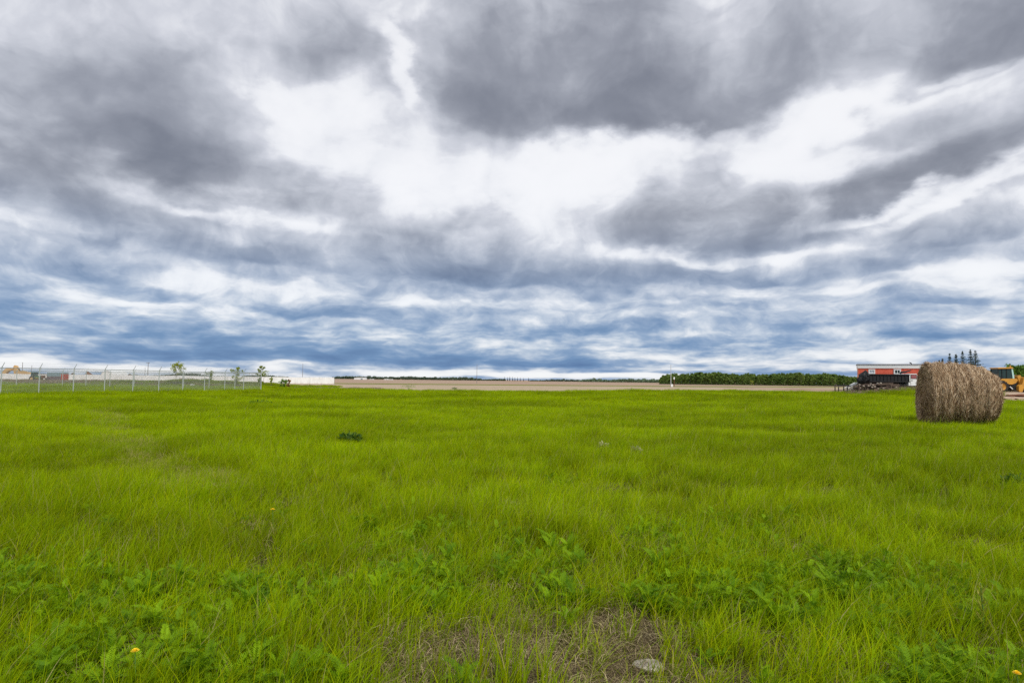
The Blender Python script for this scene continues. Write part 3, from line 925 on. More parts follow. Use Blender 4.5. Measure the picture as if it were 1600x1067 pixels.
def bale_p(x_, a_, extra=0.0, k=1.0):
    i = min(NRX, max(0, int((x_ / BLn + .5) * NRX + .5))); j = int((a_ / (2 * math.pi)) * NRA + .5) % NRA
    r = (RG[i][j] + extra) * k
    y_, z_ = r * math.sin(a_), r * math.cos(a_)
    z_ = z_ + BR
    if z_ < 0.10: z_ = 0.10 - (0.10 - z_) * 0.15
    y_ *= 1 + 0.05 * max(0, 1 - z_ / 0.9)
    return Vector((x_ * (1 + 0.03 * math.cos(a_) * (-1 if x_ < 0 else 1)), y_, z_))
b = MB(); NA, NX = 120, 60
vs, fs = [], []
for i in range(NX + 1):
    for j in range(NA):
        vs.append(bale_p(-BLn / 2 + BLn * i / NX, 2 * math.pi * j / NA))
for i in range(NX):
    for j in range(NA):
        vs_ = (i * NA + j, i * NA + (j + 1) % NA, (i + 1) * NA + (j + 1) % NA, (i + 1) * NA + j)
        fs.append(vs_)
b.add(vs, fs)
for sgn, i0 in ((-1, 0), (1, NX)):                       # end faces: wound spiral, slightly domed
    rings = []
    for k in range(1, 16):
        rr = 1 - k / 15
        rings.append([])
        for j in range(NA):
            a_ = 2 * math.pi * j / NA
            p = bale_p(sgn * BLn / 2, a_, 0, max(rr, 0.001))
            p.z = BR + (p.z - BR)
            p.x += sgn * (0.05 * (1 - rr * rr) + 0.02 * math.sin((rr * 9 + j / NA) * 2 * math.pi) * min(1, k / 3) + 0.02 * mnoise.noise(Vector((rr * 4, math.cos(a_) * 3, math.sin(a_) * 3))))
            rings[-1].append(p)
    prev = [len(b.v) for _ in range(1)]
    o = len(b.v); b.v += [tuple(b.v[i0 * NA + j]) for j in range(NA)]
    for rg in rings:
        o2 = len(b.v); b.v += [tuple(p) for p in rg]
        for j in range(NA):
            qd = (o + j, o + (j + 1) % NA, o2 + (j + 1) % NA, o2 + j)
            b.f.append(qd if sgn < 0 else qd[::-1])
        o = o2
b.build('hay_roll', M_hay, bale, smooth=True)
L = Leafy(); g = np.random.default_rng(77)
def strand(pts, w, rn):
    n = len(pts)
    vs_ = []
    for i, p in enumerate(pts):
        d = (pts[min(i + 1, n - 1)] - pts[max(i - 1, 0)]).normalized()
        s_ = d.cross(Vector((g.normal(), g.normal(), g.normal()))).normalized() * w * (1 - 0.7 * abs(2 * i / (n - 1) - 1))
        vs_.append((p - s_, p + s_))
    for i in range(n - 1):
        L.poly([vs_[i][0], vs_[i][1], vs_[i + 1][1], vs_[i + 1][0]], (i / n, rn, 0))
for i in range(19000):
    u = g.random(); x0 = (u - .5) * BLn
    a0 = g.uniform(-1.0, 2 * math.pi - 1.0)
    ln = g.uniform(0.10, 0.34); dr = g.normal(0, 0.35)
    rn = min(1, max(0, g.random()))
    out = abs(g.normal(0, 0.022)) + 0.004
    pts = []
    for k in range(4):
        t = k / 3 - .5
        pts.append(bale_p(x0 + t * ln * math.sin(dr), a0 + t * ln * math.cos(dr) / BR, out * (1 + 1.5 * (k / 3) ** 2 * (g.random() < .4))))
    strand(pts, g.uniform(0.0025, 0.006), rn)
for i in range(3600):                                     # end faces
    sgn = -1 if g.random() < 0.75 else 1
    a0 = g.random() * 6.283; rr = math.sqrt(g.random()) * 0.97
    ln = g.uniform(0.10, 0.30); dr = g.normal(0, 0.5); pts = []
    for k in range(4):
        t = k / 3 - .5
        p = bale_p(sgn * BLn / 2, a0 + t * ln * math.cos(dr) / max(rr, .2) / BR, 0, max(.02, rr + t * ln * math.sin(dr)))
        p.x += sgn * (0.05 * (1 - rr * rr) + 0.015 + 0.04 * abs(g.normal()) * (k / 3))
        pts.append(p)
    strand(pts, g.uniform(0.003, 0.007), g.random() * 0.75)
o = bpy.data.objects.new('loose_straw', L.mesh('loose_straw', M_straw)); COL.objects.link(o); o.parent = bale

# ================================================================== chain-link fences
M_galv = painted('galvanised_steel', (0.46, 0.50, 0.48), 0.45, dirt=(0.30, 0.28, 0.25), amt=0.3, scale=2.0, metal=0.25)
M_wire = painted('wire', (0.42, 0.45, 0.43), 0.5, dirt=(0.2, 0.2, 0.18), amt=0.3, metal=0.3)
def fence(name, P0, step, ks, height, label, arm=(0.26, 0.36)):
    """posts at P0 + k*step for k in ks; rail, woven wire and three strands of barbed wire on raked arms"""
    P0 = Vector((P0[0], P0[1], 0)); step = Vector((step[0], step[1], 0))
    d = step.normalized(); out_ = Vector((d.y, -d.x, 0))
    t = thing(name, (P0.x, P0.y, 0), label, 'fence')
    T = lambda p: p - P0
    tops = []
    for k in ks:
        p = P0 + step * k; g_ = Hf(p.x, p.y)
        p = Vector((p.x, p.y, g_))
        m_ = MB(); m_.tube([T(p - Vector((0, 0, .3))), T(p + Vector((0, 0, height)))], 0.034, 10)
        end = k in (ks[0], ks[-1])
        m_.tube([T(p + Vector((0, 0, height))), T(p + Vector((0, 0, height + 0.03))), T(p + Vector((0, 0, height + .05)))], [0.04, 0.04, 0.01], 10)
        po = m_.build('post', M_galv, t, smooth=False)
        a = MB(); tip = p + out_ * arm[0] + Vector((0, 0, height + arm[1]))
        a.tube([T(p + Vector((0, 0, height))), T(tip)], [0.022, 0.014], 6); a.build('barb_arm', M_wire, po)
        tops.append((p, tip))
    r = MB(); r.tube([T(p + Vector((0, 0, height - 0.03))) for p, _ in tops], 0.024, 8); r.build('top_rail', M_wire, t)
    w = MB()
    for q in (0.3, 0.63, 0.97):
        pts = []
        for i, (p, tip) in enumerate(tops):
            c = p + Vector((0, 0, height)); pts.append(T(c.lerp(tip, q)))
            if i + 1 < len(tops):
                c2 = tops[i + 1][0] + Vector((0, 0, height)); n2 = c2.lerp(tops[i + 1][1], q)
                pts.append((T(c.lerp(tip, q)) + T(n2)) / 2 - Vector((0, 0, 0.012)))
        w.tube(pts, 0.0035, 4)
    w.build('barbed_wire', M_wire, t)
    m_ = MB()
    A, B = tops[0][0], tops[-1][0]; Ltot = (Vector((B.x, B.y, 0)) - Vector((A.x, A.y, 0))).length
    hh = height - 0.06; sp = 0.085; n = int(Ltot / sp)
    def onf(s_, z_):
        p = Vector((A.x, A.y, 0)) + d * s_
        return T(Vector((p.x, p.y, Hf(p.x, p.y) + 0.03 + z_)))
    for i in range(-int(hh / sp), n + 1):
        for sg in (1, -1):
            s0, s1 = i * sp, i * sp + hh
            z0, z1 = (0, hh) if sg > 0 else (hh, 0)
            if s0 < 0: z0 += (0 - s0) * (1 if sg > 0 else -1); s0 = 0
            if s1 > Ltot: z1 -= (s1 - Ltot) * (1 if sg > 0 else -1); s1 = Ltot
            if s1 - s0 < 0.05: continue
            m_.tube([onf(s0, z0), onf(s1, z1)], 0.0034, 3, cap=False)
    m_.build('wire_mesh', M_wire, t)
    return t
fence('chain_link_fence', (-35.0, 44.0), (0.845, 2.40), list(range(-2, 11)), 2.06,
      'near run of galvanised chain-link fence with raked barbed-wire arms, receding to the right')
fence('chain_link_fence', (-26.55, 68.05), (-3.02, 0.55), list(range(0, 15)), 2.0,
      'farther run of chain-link fence crossing behind, parallel to the long white wall')

# ================================================================== long white wall behind the fence
def board_mat(N):
    co = N.n('ShaderNodeTexCoord').outputs['Object']
    x_, y_, z_ = N.sep(co)
    st_ = N.noise(N.comb(N.m('MULTIPLY', x_, 1.3), 0.0, N.m('MULTIPLY', z_, 0.6)), 1.0, 6, 0.65)
    c = N.ramp(st_, [(0.35, (0.74, 0.74, 0.72)), (0.55, (0.84, 0.85, 0.84)), (0.7, (0.88, 0.89, 0.88))])
    low_ = N.mr(N.m('ADD', z_, N.m('MULTIPLY', st_, 0.5)), 0.25, 0.55, 0.6, 0.0)
    return pbsdf(N, N.mix(low_, c, (0.45, 0.38, 0.30)), 0.65, 0.3)
M_board = mat('white_board', board_mat)
WY = 160.0
wl, wr = gx(-60, WY).x, gx(522, WY).x
t = thing('white_wall', (wr, WY, 0), 'long low white wall stretching behind the fence to the left', 'wall')
m_ = MB()
n = int((wr - wl) / 3.0)
for i in range(n):
    h_ = 1.64 + 0.03 * math.sin(i * 1.7)
    m_.box((-(i + .5) * 3.0, 0.02 * math.sin(i * 2.3), h_ / 2 - .15), (2.96, 0.12, h_ + .3))
m_.build('panels', M_board, t)
m_ = MB()
for i in range(n + 1):
    m_.box((-i * 3.0, 0.1, 0.72), (0.12, 0.12, 1.6))
m_.build('posts', M_galv, t)

# weeds and brush between fence and wall
brush = [blades('b', 260, 1.0, 0.35, 0.95, 0.03, 3, 0.1, 0.75, 300 + i, clump=0.12) for i in range(3)]
PT, IX, RT, SC = [], [], [], []
for _ in range(1500):
    u = rng.uniform(-0.84, -0.37); y = rng.uniform(96, 156); x = u * y
    if -64 < x < -38 and 98 < y < 112 and rng.random() < .75: continue
    if x < edge(x) and y < 118 and rng.random() < 0.5: continue
    s = rng.uniform(0.5, 1.15) * (0.55 if x > -45 else 0.9) * (0.75 + 0.5 * mnoise.noise(Vector((x * .1, y * .05, 0))))
    PT.append((x, y, Hf(x, y))); IX.append(rng.randrange(3)); RT.append((0, 0, rng.random() * 6.28)); SC.append((s, s, s))
for _ in range(300):
    u = rng.uniform(-0.34, -0.20); y = rng.uniform(76, 96); x = u * y
    s = rng.uniform(0.2, 0.5)
    PT.append((x, y, Hf(x, y))); IX.append(rng.randrange(3)); RT.append((0, 0, rng.random() * 6.28)); SC.append((s, s, s))
def brush_leaf(N):
    at = N.n('ShaderNodeAttribute', attribute_name='blade')
    t, rnd, dry = N.sep(at.outputs['Vector'])
    c = N.mix(dry, (0.13, 0.19, 0.03), N.ramp(rnd, [(0, (0.17, 0.11, 0.09)), (0.6, (0.30, 0.21, 0.17)), (1, (0.42, 0.33, 0.25))]))
    return pbsdf(N, c, 0.9, 0.1)
MB_ = mat('dry_brush', brush_leaf)
for me in brush: me.materials.clear(); me.materials.append(MB_)
scatter('dry_weeds', brush, PT, IX, RT, SC, 'brown last-year weeds in front of the long white wall')

# ================================================================== trees
def leaf_mat(name, lo, hi, trn=0.3):
    def f(N):
        at = N.n('ShaderNodeAttribute', attribute_name='blade')
        t, rnd, dry = N.sep(at.outputs['Vector'])
        oi = N.n('ShaderNodeObjectInfo').outputs['Random']
        c = N.mix(N.m('ADD', N.m('MULTIPLY', rnd, 0.6), N.m('MULTIPLY', oi, 0.4)), lo, hi)
        d = N.n('ShaderNodeBsdfPrincipled'); N.put(d.inputs['Base Color'], c)
        d.inputs['Roughness'].default_value = 0.6; d.inputs['Specular IOR Level'].default_value = 0.2
        tr = N.n('ShaderNodeBsdfTranslucent'); N.put(tr.inputs[0], c)
        mx = N.n('ShaderNodeMixShader'); mx.inputs[0].default_value = trn
        N.t.links.new(d.outputs[0], mx.inputs[1]); N.t.links.new(tr.outputs[0], mx.inputs[2])
        return mx.outputs[0]
    return mat(name, f)
def bark_mat(N):
    co = N.n('ShaderNodeTexCoord').outputs['Object']
    n = N.noise(N.v('MULTIPLY', co, (6, 6, 1.2)), 1.0, 6, 0.7)
    return pbsdf(N, N.ramp(n, [(0.35, (0.08, 0.06, 0.045)), (0.6, (0.26, 0.22, 0.17))]), 0.9, 0.1, bump=n, bstr=0.6, bdist=0.03)
M_bark = mat('bark', bark_mat)
M_sap = leaf_mat('sapling_leaf', (0.18, 0.27, 0.02), (0.48, 0.50, 0.06), 0.5)
M_asp = leaf_mat('aspen_leaf', (0.060, 0.135, 0.025), (0.230, 0.310, 0.060))
M_spr = leaf_mat('spruce_needle', (0.016, 0.038, 0.020), (0.045, 0.080, 0.040), 0.1)
M_pop = leaf_mat('poplar_leaf', (0.07, 0.15, 0.02), (0.16, 0.28, 0.03))

def leaves_at(L, c, r, n, ls, g):
    for _ in range(n):
        d = Vector(g.normal(0, 1, 3)); d.normalize()
        p = Vector(c) + d * r * g.random() ** 0.5
        a = Vector(g.normal(0, 1, 3)).normalized(); b_ = a.cross(Vector(g.normal(0, 1, 3))).normalized()
        l_ = ls * (0.6 + 0.8 * g.random())
        L.poly([p - a * l_ * .5, p + b_ * l_ * .32, p + a * l_ * .5, p - b_ * l_ * .32], (0.5, g.random(), 0))

def broad_tree(seed, h, cr, nlimb, nleaf, ls, trunk_r, lmat, base=0.25, lean=0.0, name='tree', label='', cat='tree', loc=(0, 0, 0), group=None, top=1.0):
    g = np.random.default_rng(seed)
    t = thing(name, loc, label, cat, group)
    tr = MB(); L = Leafy()
    pts = [Vector((lean * h * (k / 6) ** 1.5 + g.normal(0, .02) * h * .3 * (k > 0), g.normal(0, .02) * h * .3 * (k > 0), h * 0.92 * k / 6)) for k in range(7)]
    tr.tube(pts, [trunk_r * (1 - 0.88 * k / 6) for k in range(7)], 7)
    for i in range(nlimb):
        f = base + (0.95 - base) * (i + g.random()) / nlimb
        k = min(5, int(f * 6)); p0 = pts[k].lerp(pts[k + 1], f * 6 - k)
        a_ = i * 2.4 + g.normal(0, .4)
        prof = math.sin(math.pi * min(1, (f - base * .8) / (1.05 - base * .8)) ** 0.8) * .9 + .15
        ln = cr * prof * (0.7 + 0.5 * g.random())
        p2 = p0 + Vector((math.cos(a_) * ln, math.sin(a_) * ln, ln * (0.55 + .3 * g.random()) * top))
        p1 = p0.lerp(p2, .5) + Vector((0, 0, -ln * .08))
        tr.tube([p0, p1, p2], [trunk_r * .4 * (1 - f * .6), trunk_r * .25 * (1 - f * .6), trunk_r * .06], 5, cap=False)
        for q in (0.45, 0.75, 1.0):
            leaves_at(L, p0.lerp(p2, q) + Vector(g.normal(0, .08, 3)) * cr, cr * (0.22 + 0.16 * g.random()), nleaf, ls, g)
    leaves_at(L, pts[-1], cr * .3, nleaf * 2, ls, g)
    tr.build('trunk', M_bark, t)
    o = bpy.data.objects.new('crown', L.mesh('crown', lmat)); COL.objects.link(o); o.parent = t
    return t

def sapling(px, ytop, ybase, Y, wpx, seed, lab, nl=9, leaf=16, base=.3, lm=None):
    p = gx(px, Y); b_ = at_depth(px, ybase, Y); tp = at_depth(px, ytop, Y)
    h = tp.z - p.z
    cr = wpx / FPX * Y * 0.5
    broad_tree(seed, h, cr, nl, leaf, 0.17, 0.05, lm or M_sap, base, 0.02, 'sapling', lab, 'tree', p, None, 1.1)
sapling(275, 566.5, 594, 100, 19, 21, 'tallest young tree behind the fence, with a yellow-green crown', 11, 22, .45)
sapling(328, 581, 598, 104, 12, 22, 'small rounded sapling standing in brown weeds behind the fence', 8, 16, .3)
sapling(370, 574, 597, 98, 17, 23, 'bushy green young tree just right of the middle of the far fence run', 12, 20, .12)
sapling(407, 570, 597, 92, 12, 24, 'slim young tree beside the corner post of the fence', 10, 20, .15)
sapling(424, 589, 598, 96, 8, 25, 'tiny pale sapling right of the fence corner', 6, 8, .2)
sapling(412, 581, 590, 110, 18, 26, 'low spreading yellowish young tree behind the corner of the fence', 6, 8, .5)
sapling(443, 594, 602, 88, 14, 27, 'low green shrub at the right end of the grassy bank', 9, 14, .1, M_pop)
sapling(451, 593, 602, 90, 8, 28, 'reddish-brown shrub at the right end of the grassy bank', 8, 10, .1, leaf_mat('red_shrub', (0.20, 0.09, 0.03), (0.34, 0.19, 0.06)))
sapling(1175, 594.5, 600, 330, 9, 29, 'yellow-green bush in front of the long grove', 8, 14, .1, M_sap)

# ---- spruces behind the bale
def spruce(seed, h, w, loc, label, ls=0.32, nt=26, nb=11, name='spruce_tree', group=None):
    g = np.random.default_rng(seed)
    t = thing(name, loc, label, 'tree', group)
    tr = MB(); tr.tube([(0, 0, -0.2), (0, 0, h * .5), (0.02, 0, h)], [h * .018, h * .010, .01], 7); tr.build('trunk', M_bark, t)
    L = Leafy()
    for i in range(nt):
        f = (i + 0.5 * g.random()) / nt
        z = h * (0.06 + 0.93 * f)
        rr = w * .5 * (1 - f) ** 1.0 * (0.62 + 0.6 * (i % 2) * .6 + 0.3 * g.random()) + 0.01
        for k in range(nb):
            a_ = 2 * math.pi * (k + g.random()) / nb
            ln = rr * (0.55 + 0.6 * g.random())
            d = Vector((math.cos(a_), math.sin(a_), -0.25 + 0.5 * f)); s_ = Vector((-d.y, d.x, 0))
            steps = max(2, int(ln / ls * 2.0))
            for q in range(steps):
                p = Vector((0, 0, z)) + d * ln * (q + .5) / steps
                for _ in range(2):
                    c = p + Vector(g.normal(0, .05, 3))
                    ax = (d + s_ * g.normal(0, .6) + Vector((0, 0, g.normal(-.2, .3)))).normalized(); pr = ax.cross(Vector(g.normal(0, 1, 3))).normalized()
                    l_ = ls * (.6 + .6 * g.random()) * (.55 + .45 * (1 - f))
                    L.poly([c - ax * l_ * .4, c + pr * l_ * .24, c + ax * l_ * .6, c - pr * l_ * .24], (.5, g.random(), 0))
    o = bpy.data.objects.new('crown', L.mesh('crown', M_spr)); COL.objects.link(o); o.parent = t
    return t
SPY = 150.0
for i, (px, top, w, lab) in enumerate([
    (1468.5, 561.5, 7, 'smallest spruce, barely showing above the left of the bale'),
    (1473.5, 559.5, 8, 'second smallest spruce, close to the smallest one above the bale'),
    (1484.8, 551.5, 13, 'narrow spruce third from the left of the row above the bale'),
    (1494.7, 552.0, 15, 'broad low spruce in the middle of the row above the bale'),
    (1505.0, 547.8, 16, 'spruce just left of the tallest one in the row above the bale'),
    (1517.6, 544.5, 17, 'tallest spruce of the row above the bale'),
    (1525.2, 546.5, 20, 'rightmost and bushiest spruce of the row above the bale')]):
    Y = SPY + (i % 3) * 5
    p = gx(px, Y); h = at_depth(px, top, Y).z - p.z
    spruce(400 + i, h, w / FPX * Y * 2.3, p, lab, 0.46, 30, 16)

# ---- the long grove: individual trees in four rows
grp = 'leafy trees of the long grove beyond the tan field'
prof = [(1030, 588), (1040, 584), (1052, 582.5), (1075, 583), (1095, 581), (1110, 582), (1123, 579), (1132, 582), (1150, 584), (1170, 583), (1190, 584.5), (1205, 584),
        (1216, 581.5), (1226, 584), (1238, 580.5), (1246, 581), (1256, 584), (1275, 583), (1295, 582.5), (1310, 585), (1322, 588), (1329, 586.5), (1340, 587), (1350, 588)]
protos = []
for s_ in range(5):
    protos.append(broad_tree(500 + s_, 8.0, 1.9, 15, 14, 0.75, 0.11, M_asp, 0.16, 0.01 * (s_ - 2), 'aspen_tree',
                             'green leafy tree standing in the long grove right of centre', 'tree', (0, 0, 0), grp, 0.9))
first = [True] * 5
cnt = 0
for row in range(5):
    px = 1032 + row * 1.3
    while px < 1352:
        Y = 405 + row * 9 + rng.uniform(-3, 3)
        top = np.interp(px, [a for a, _ in prof], [b_ for _, b_ in prof]) + rng.uniform(-2.2, 2.6) + (0.6 if row else 0) + (3.5 if row == 0 and rng.random() < .55 else 0)
        p = gx(px, Y); h = at_depth(px, top, Y).z
        q = rng.randrange(5); s_ = h / 8.4
        sc = (s_ * rng.uniform(.95, 1.35), s_ * rng.uniform(.9, 1.2), s_)
        if first[q]:
            o = protos[q]; o.location = p; o.scale = sc; o.rotation_euler.z = rng.random() * 6.28; first[q] = False
        else:
            dup(protos[q], p, rng.random() * 6.28, sc)
        cnt += 1
        px += rng.uniform(6.5, 9.0)
# scrub along the foot of the grove
L = Leafy(); g = np.random.default_rng(3)
for _ in range(5200):
    px = g.uniform(1030, 1352); Y = g.uniform(398, 452); p = at_depth(px, 597, Y)
    c = Vector((p.x, Y, abs(g.normal(0, 1.0))))
    a = Vector(g.normal(0, 1, 3)).normalized(); b_ = a.cross(Vector(g.normal(0, 1, 3))).normalized(); l_ = g.uniform(.5, 1.1)
    L.poly([c - a * l_ * .5, c + b_ * l_ * .4, c + a * l_ * .5, c - b_ * l_ * .4], (.5, g.random(), 0))
o = bpy.data.objects.new('undergrowth', L.mesh('undergrowth', leaf_mat('scrub_leaf', (0.03, 0.06, 0.012), (0.08, 0.12, 0.03)))); COL.objects.link(o)
tag(o, 'dark undergrowth along the foot of the long grove', kind='stuff')

# ---- far shelter belts, each one mass on the horizon
def belt(px0, px1, Y, hts, dens, lab, m, seed, name='far_woodland'):
    """hts: heights in metres along the belt"""
    L = Leafy(); g = np.random.default_rng(seed)
    n = int((px1 - px0) * dens)
    for _ in range(n):
        f = g.random(); px = px0 + (px1 - px0) * f; p = at_depth(px, 593, Y)
        hh = float(np.interp(f, np.linspace(0, 1, len(hts)), hts)) * (0.72 + 0.5 * mnoise.noise(Vector((px * .23, seed, 0))) + .25 * mnoise.noise(Vector((px * .9, seed, 5))))
        if hh < .3: continue
        c = Vector((p.x, Y + g.uniform(-12, 12), hh * g.random() ** .75))
        a = Vector(g.normal(0, 1, 3)).normalized(); b_ = a.cross(Vector(g.normal(0, 1, 3))).normalized(); l_ = g.uniform(1.0, 2.2)
        L.poly([c - a * l_ * .5, c + b_ * l_ * .4, c + a * l_ * .5, c - b_ * l_ * .4], (.5, g.random(), 0))
    o = bpy.data.objects.new(name, L.mesh(name, m)); COL.objects.link(o)
    tag(o, lab, kind='stuff')
M_far = leaf_mat('far_wood_leaf', (0.055, 0.085, 0.055), (0.10, 0.14, 0.085), 0.2)
M_far2 = leaf_mat('far_pale_leaf', (0.10, 0.15, 0.09), (0.17, 0.23, 0.13), 0.2)
belt(-30, 150, 900, [3, 2, 3, 1.5, 2], 12, 'low dark woodland on the horizon at far left', M_far, 1)
belt(195, 325, 900, [3, 2, 1.5, 3.5, 6, 6.5, 3], 40, 'dark wooded strip on the horizon above the white wall, left of the small saplings', M_far, 2)
belt(325, 400, 900, [2.5, 3, 1.5, 1, 2], 16, 'thin horizon trees above the white wall between the saplings', M_far, 3)
belt(383, 455, 900, [4, 4.5, 4, 3.5, 1.2], 34, 'dark horizon trees above the white wall near the fence corner', M_far, 4)
belt(440, 525, 900, [1.5, 1.2, 1.5, 2, 1.6], 14, 'thin dark trees on the horizon above the right end of the white wall', M_far, 5)
belt(522, 700, 1000, [3.5, 5, 5.5, 5, 4.5, 5, 6.5, 5, 5.5, 3.5], 48, 'long dark woodland on the horizon right of the white wall', M_far, 6)
belt(695, 790, 1000, [4.5, 6, 6.5, 4.5, 2, 3.5, 3.5], 44, 'clumped dark woodland on the horizon left of the far conifers', M_far, 7)
belt(828, 925, 1000, [1.5, 2, 4, 4, 3.5, 3], 26, 'sparse trees on the horizon right of the far conifers', M_far, 8)
belt(905, 1040, 900, [2.5, 6, 3.5, 6, 5.5, 5.5, 6], 44, 'pale green woodland on the horizon leading to the long grove', M_far2, 9)
belt(1340, 1500, 900, [6, 7, 6], 20, 'woodland on the horizon behind the red building', M_far2, 10)
# conifers on the horizon, one by one
gc = 'small dark conifers in a row on the horizon'
pr_ = spruce(600, 11.0, 4.2, (0, 0, 0), 'small dark conifer in the short row on the horizon right of the centre pole', 1.6, 12, 7, 'conifer_tree', gc)
for i, (px, top) in enumerate([(788.5, 588.2), (793, 589), (796.5, 588), (801, 588.6), (804.5, 589.3), (808.5, 588.8), (813, 589.6), (818, 590), (826, 589.8)]):
    p = gx(px, 950); h = at_depth(px, top, 950).z
    if i == 0: pr_.location = p; pr_.scale = (h / 11,) * 3
    else: dup(pr_, p, i * 1.3, (h / 11 * 1.2, h / 11 * 1.2, h / 11))
# poplars behind the loader
for i, (px, top, Y) in enumerate([(1574, 576, 112), (1584, 571, 116), (1594, 572.5, 110), (1606, 571, 114), (1620, 573, 112)]):
    p = gx(px, Y); h = at_depth(px, top, Y).z - p.z
    broad_tree(700 + i, h, 1.5, 12, 26, 0.38, 0.1, M_pop, .12, 0, 'poplar_tree',
               ['low leafy tree directly behind the loader cab', 'leafy tree behind the right side of the loader cab', 'bright green leafy tree at the right edge behind the loader',
                'leafy tree just off the right edge behind the loader', 'leafy tree farthest right behind the loader'][i], 'tree', p)
for i, (px, top, w_, lab) in enumerate([(1557, 578, 14, 'bare brown bush between the bale and the loader cab'), (1548, 576, 8, 'small green treetop peeking over the right end of the bale')]):
    p = gx(px, 100); h = at_depth(px, top, 100).z - p.z
    broad_tree(720 + i, h, w_ / 20, 10, 12, 0.2, 0.05, leaf_mat('brown_bush', (0.16, 0.11, 0.08), (0.26, 0.20, 0.14)) if i == 0 else M_pop, .1, 0, 'bush', lab, 'bush', p)

# ================================================================== things on the left beyond the fence
M_yel = painted('machine_yellow', (0.62, 0.40, 0.17), 0.5, dirt=(0.25, 0.15, 0.07), amt=0.5, scale=1.2)
M_blk = painted('black_paint', (0.009, 0.011, 0.013), 0.6, dirt=(0.04, 0.028, 0.022), amt=0.6)
M_rub = painted('rubber', (0.022, 0.021, 0.021), 0.85, dirt=(0.12, 0.095, 0.07), amt=0.6, scale=3)
M_gls = painted('dark_glass', (0.02, 0.045, 0.045), 0.12, dirt=(0.08, 0.1, 0.1), amt=0.3)
M_rust = painted('rusty_steel', (0.17, 0.07, 0.035), 0.85, dirt=(0.06, 0.035, 0.025), amt=0.7, scale=3)
M_wood = painted('weathered_wood', (0.12, 0.085, 0.065), 0.9, dirt=(0.03, 0.022, 0.018), amt=0.8, scale=4)
M_wht = painted('white_paint', (0.78, 0.80, 0.80), 0.5, dirt=(0.40, 0.34, 0.28), amt=0.3)
M_grn = painted('tractor_green', (0.03, 0.13, 0.06), 0.45, amt=0.3)
M_teal = painted('container_blue_grey', (0.20, 0.29, 0.33), 0.6, amt=0.3)
M_mar = painted('container_maroon', (0.115, 0.075, 0.095), 0.7, amt=0.4)
M_redp = painted('red_paint', (0.42, 0.055, 0.035), 0.6, amt=0.3)

def wheel(parent, c, r, w, hub, rim_m, lug=True, n=28):
    """tyre with rounded shoulders and lugs, dished rim as its sub-part; axle along local y"""
    c = Vector(c); m_ = MB()
    prof = [(hub, -w * .42), (r * .86, -w * .5), (r * .97, -w * .38), (r, -w * .2), (r, w * .2), (r * .97, w * .38), (r * .86, w * .5), (hub, w * .42)]
    vs, fs = [], []
    for k in range(n):
        a = 2 * math.pi * k / n
        for (pr, py) in prof: vs.append((c.x + pr * math.cos(a), c.y + py, c.z + pr * math.sin(a)))
    P_ = len(prof)
    for k in range(n):
        for j in range(P_):
            fs.append((k * P_ + j, k * P_ + (j + 1) % P_, ((k + 1) % n) * P_ + (j + 1) % P_, ((k + 1) % n) * P_ + j))
    m_.add(vs, fs)
    if lug:
        for k in range(n // 2):
            a = 4 * math.pi * k / n
            for sg in (-1, 1):
                m_.box((c.x + r * math.cos(a + sg * .06), c.y + sg * w * .24, c.z + r * math.sin(a + sg * .06)), (r * .06, w * .4, r * .09), ry=-a)
    ty = m_.build('wheel', M_rub, parent)
    h = MB(); vs, fs = [], []
    pr2 = [(hub * 1.02, -w * .40), (hub * .85, -w * .30), (hub * .45, -w * .18), (hub * .30, -w * .30), (0.001, -w * .32)]
    for k in range(n):
        a = 2 * math.pi * k / n
        for (q, py) in pr2: vs.append((c.x + q * math.cos(a), c.y + py, c.z + q * math.sin(a)))
    for k in range(n):
        for j in range(4): fs.append((k * 5 + j, k * 5 + j + 1, ((k + 1) % n) * 5 + j + 1, ((k + 1) % n) * 5 + j))
    h.add(vs, fs); h.build('rim', rim_m, ty)
    return ty

# excavator behind the wall: only boom, stick and bucket show above it
EY = 172.0
ex0 = at_depth(42, 592, EY)
t = thing('excavator', (ex0.x, EY, 0), 'tan-yellow excavator with its boom and bucket showing above the white wall', 'excavator')
def E(px, py): 
    p = at_depth(px, py, EY); return (p.x - ex0.x, p.z)
m_ = MB(); m_.prism([E(50, 585.5), E(46, 581.5), E(36, 579.5), E(30, 580.5), E(30, 584.5), E(38, 585)], -.35, .35); m_.build('boom', M_yel, t)
m_ = MB(); m_.prism([E(31, 586), E(30, 577), E(27, 571.5), E(23.5, 570.5), E(21.5, 574), E(23, 586)], -.28, .28); m_.build('stick', M_yel, t)
m_ = MB(); m_.prism([E(23, 575.5), E(15, 574.5), E(9, 577), E(5, 582), E(5.5, 586), E(12, 586), E(11, 582.5), E(15.5, 579.5), E(22, 577.5)], -.5, .5); m_.build('bucket', M_yel, t)
m_ = MB(); m_.tube([(E(34, 580)[0], -.2, E(34, 580)[1]), (E(28, 574)[0], -.2, E(28, 574)[1])], .09, 8); m_.build('hydraulic_cylinder', M_blk, t)
m_ = MB(); m_.box((2.6, 0, 0.95), (3.4, 2.4, 1.1), bev=.1); m_.build('body', M_yel, t)
m_ = MB(); m_.box((1.4, -.6, 0.9), (1.2, 1.1, 1.3), bev=.08); m_.build('cab', M_gls, t)
for sy in (-1, 1):
    m_ = MB(); m_.prism([(0, .12), (.35, 0), (4.1, 0), (4.5, .15), (4.5, .45), (4.1, .62), (.35, .62), (0, .45)], sy * 1.3 - .25, sy * 1.3 + .25); m_.build('track', M_blk, t)

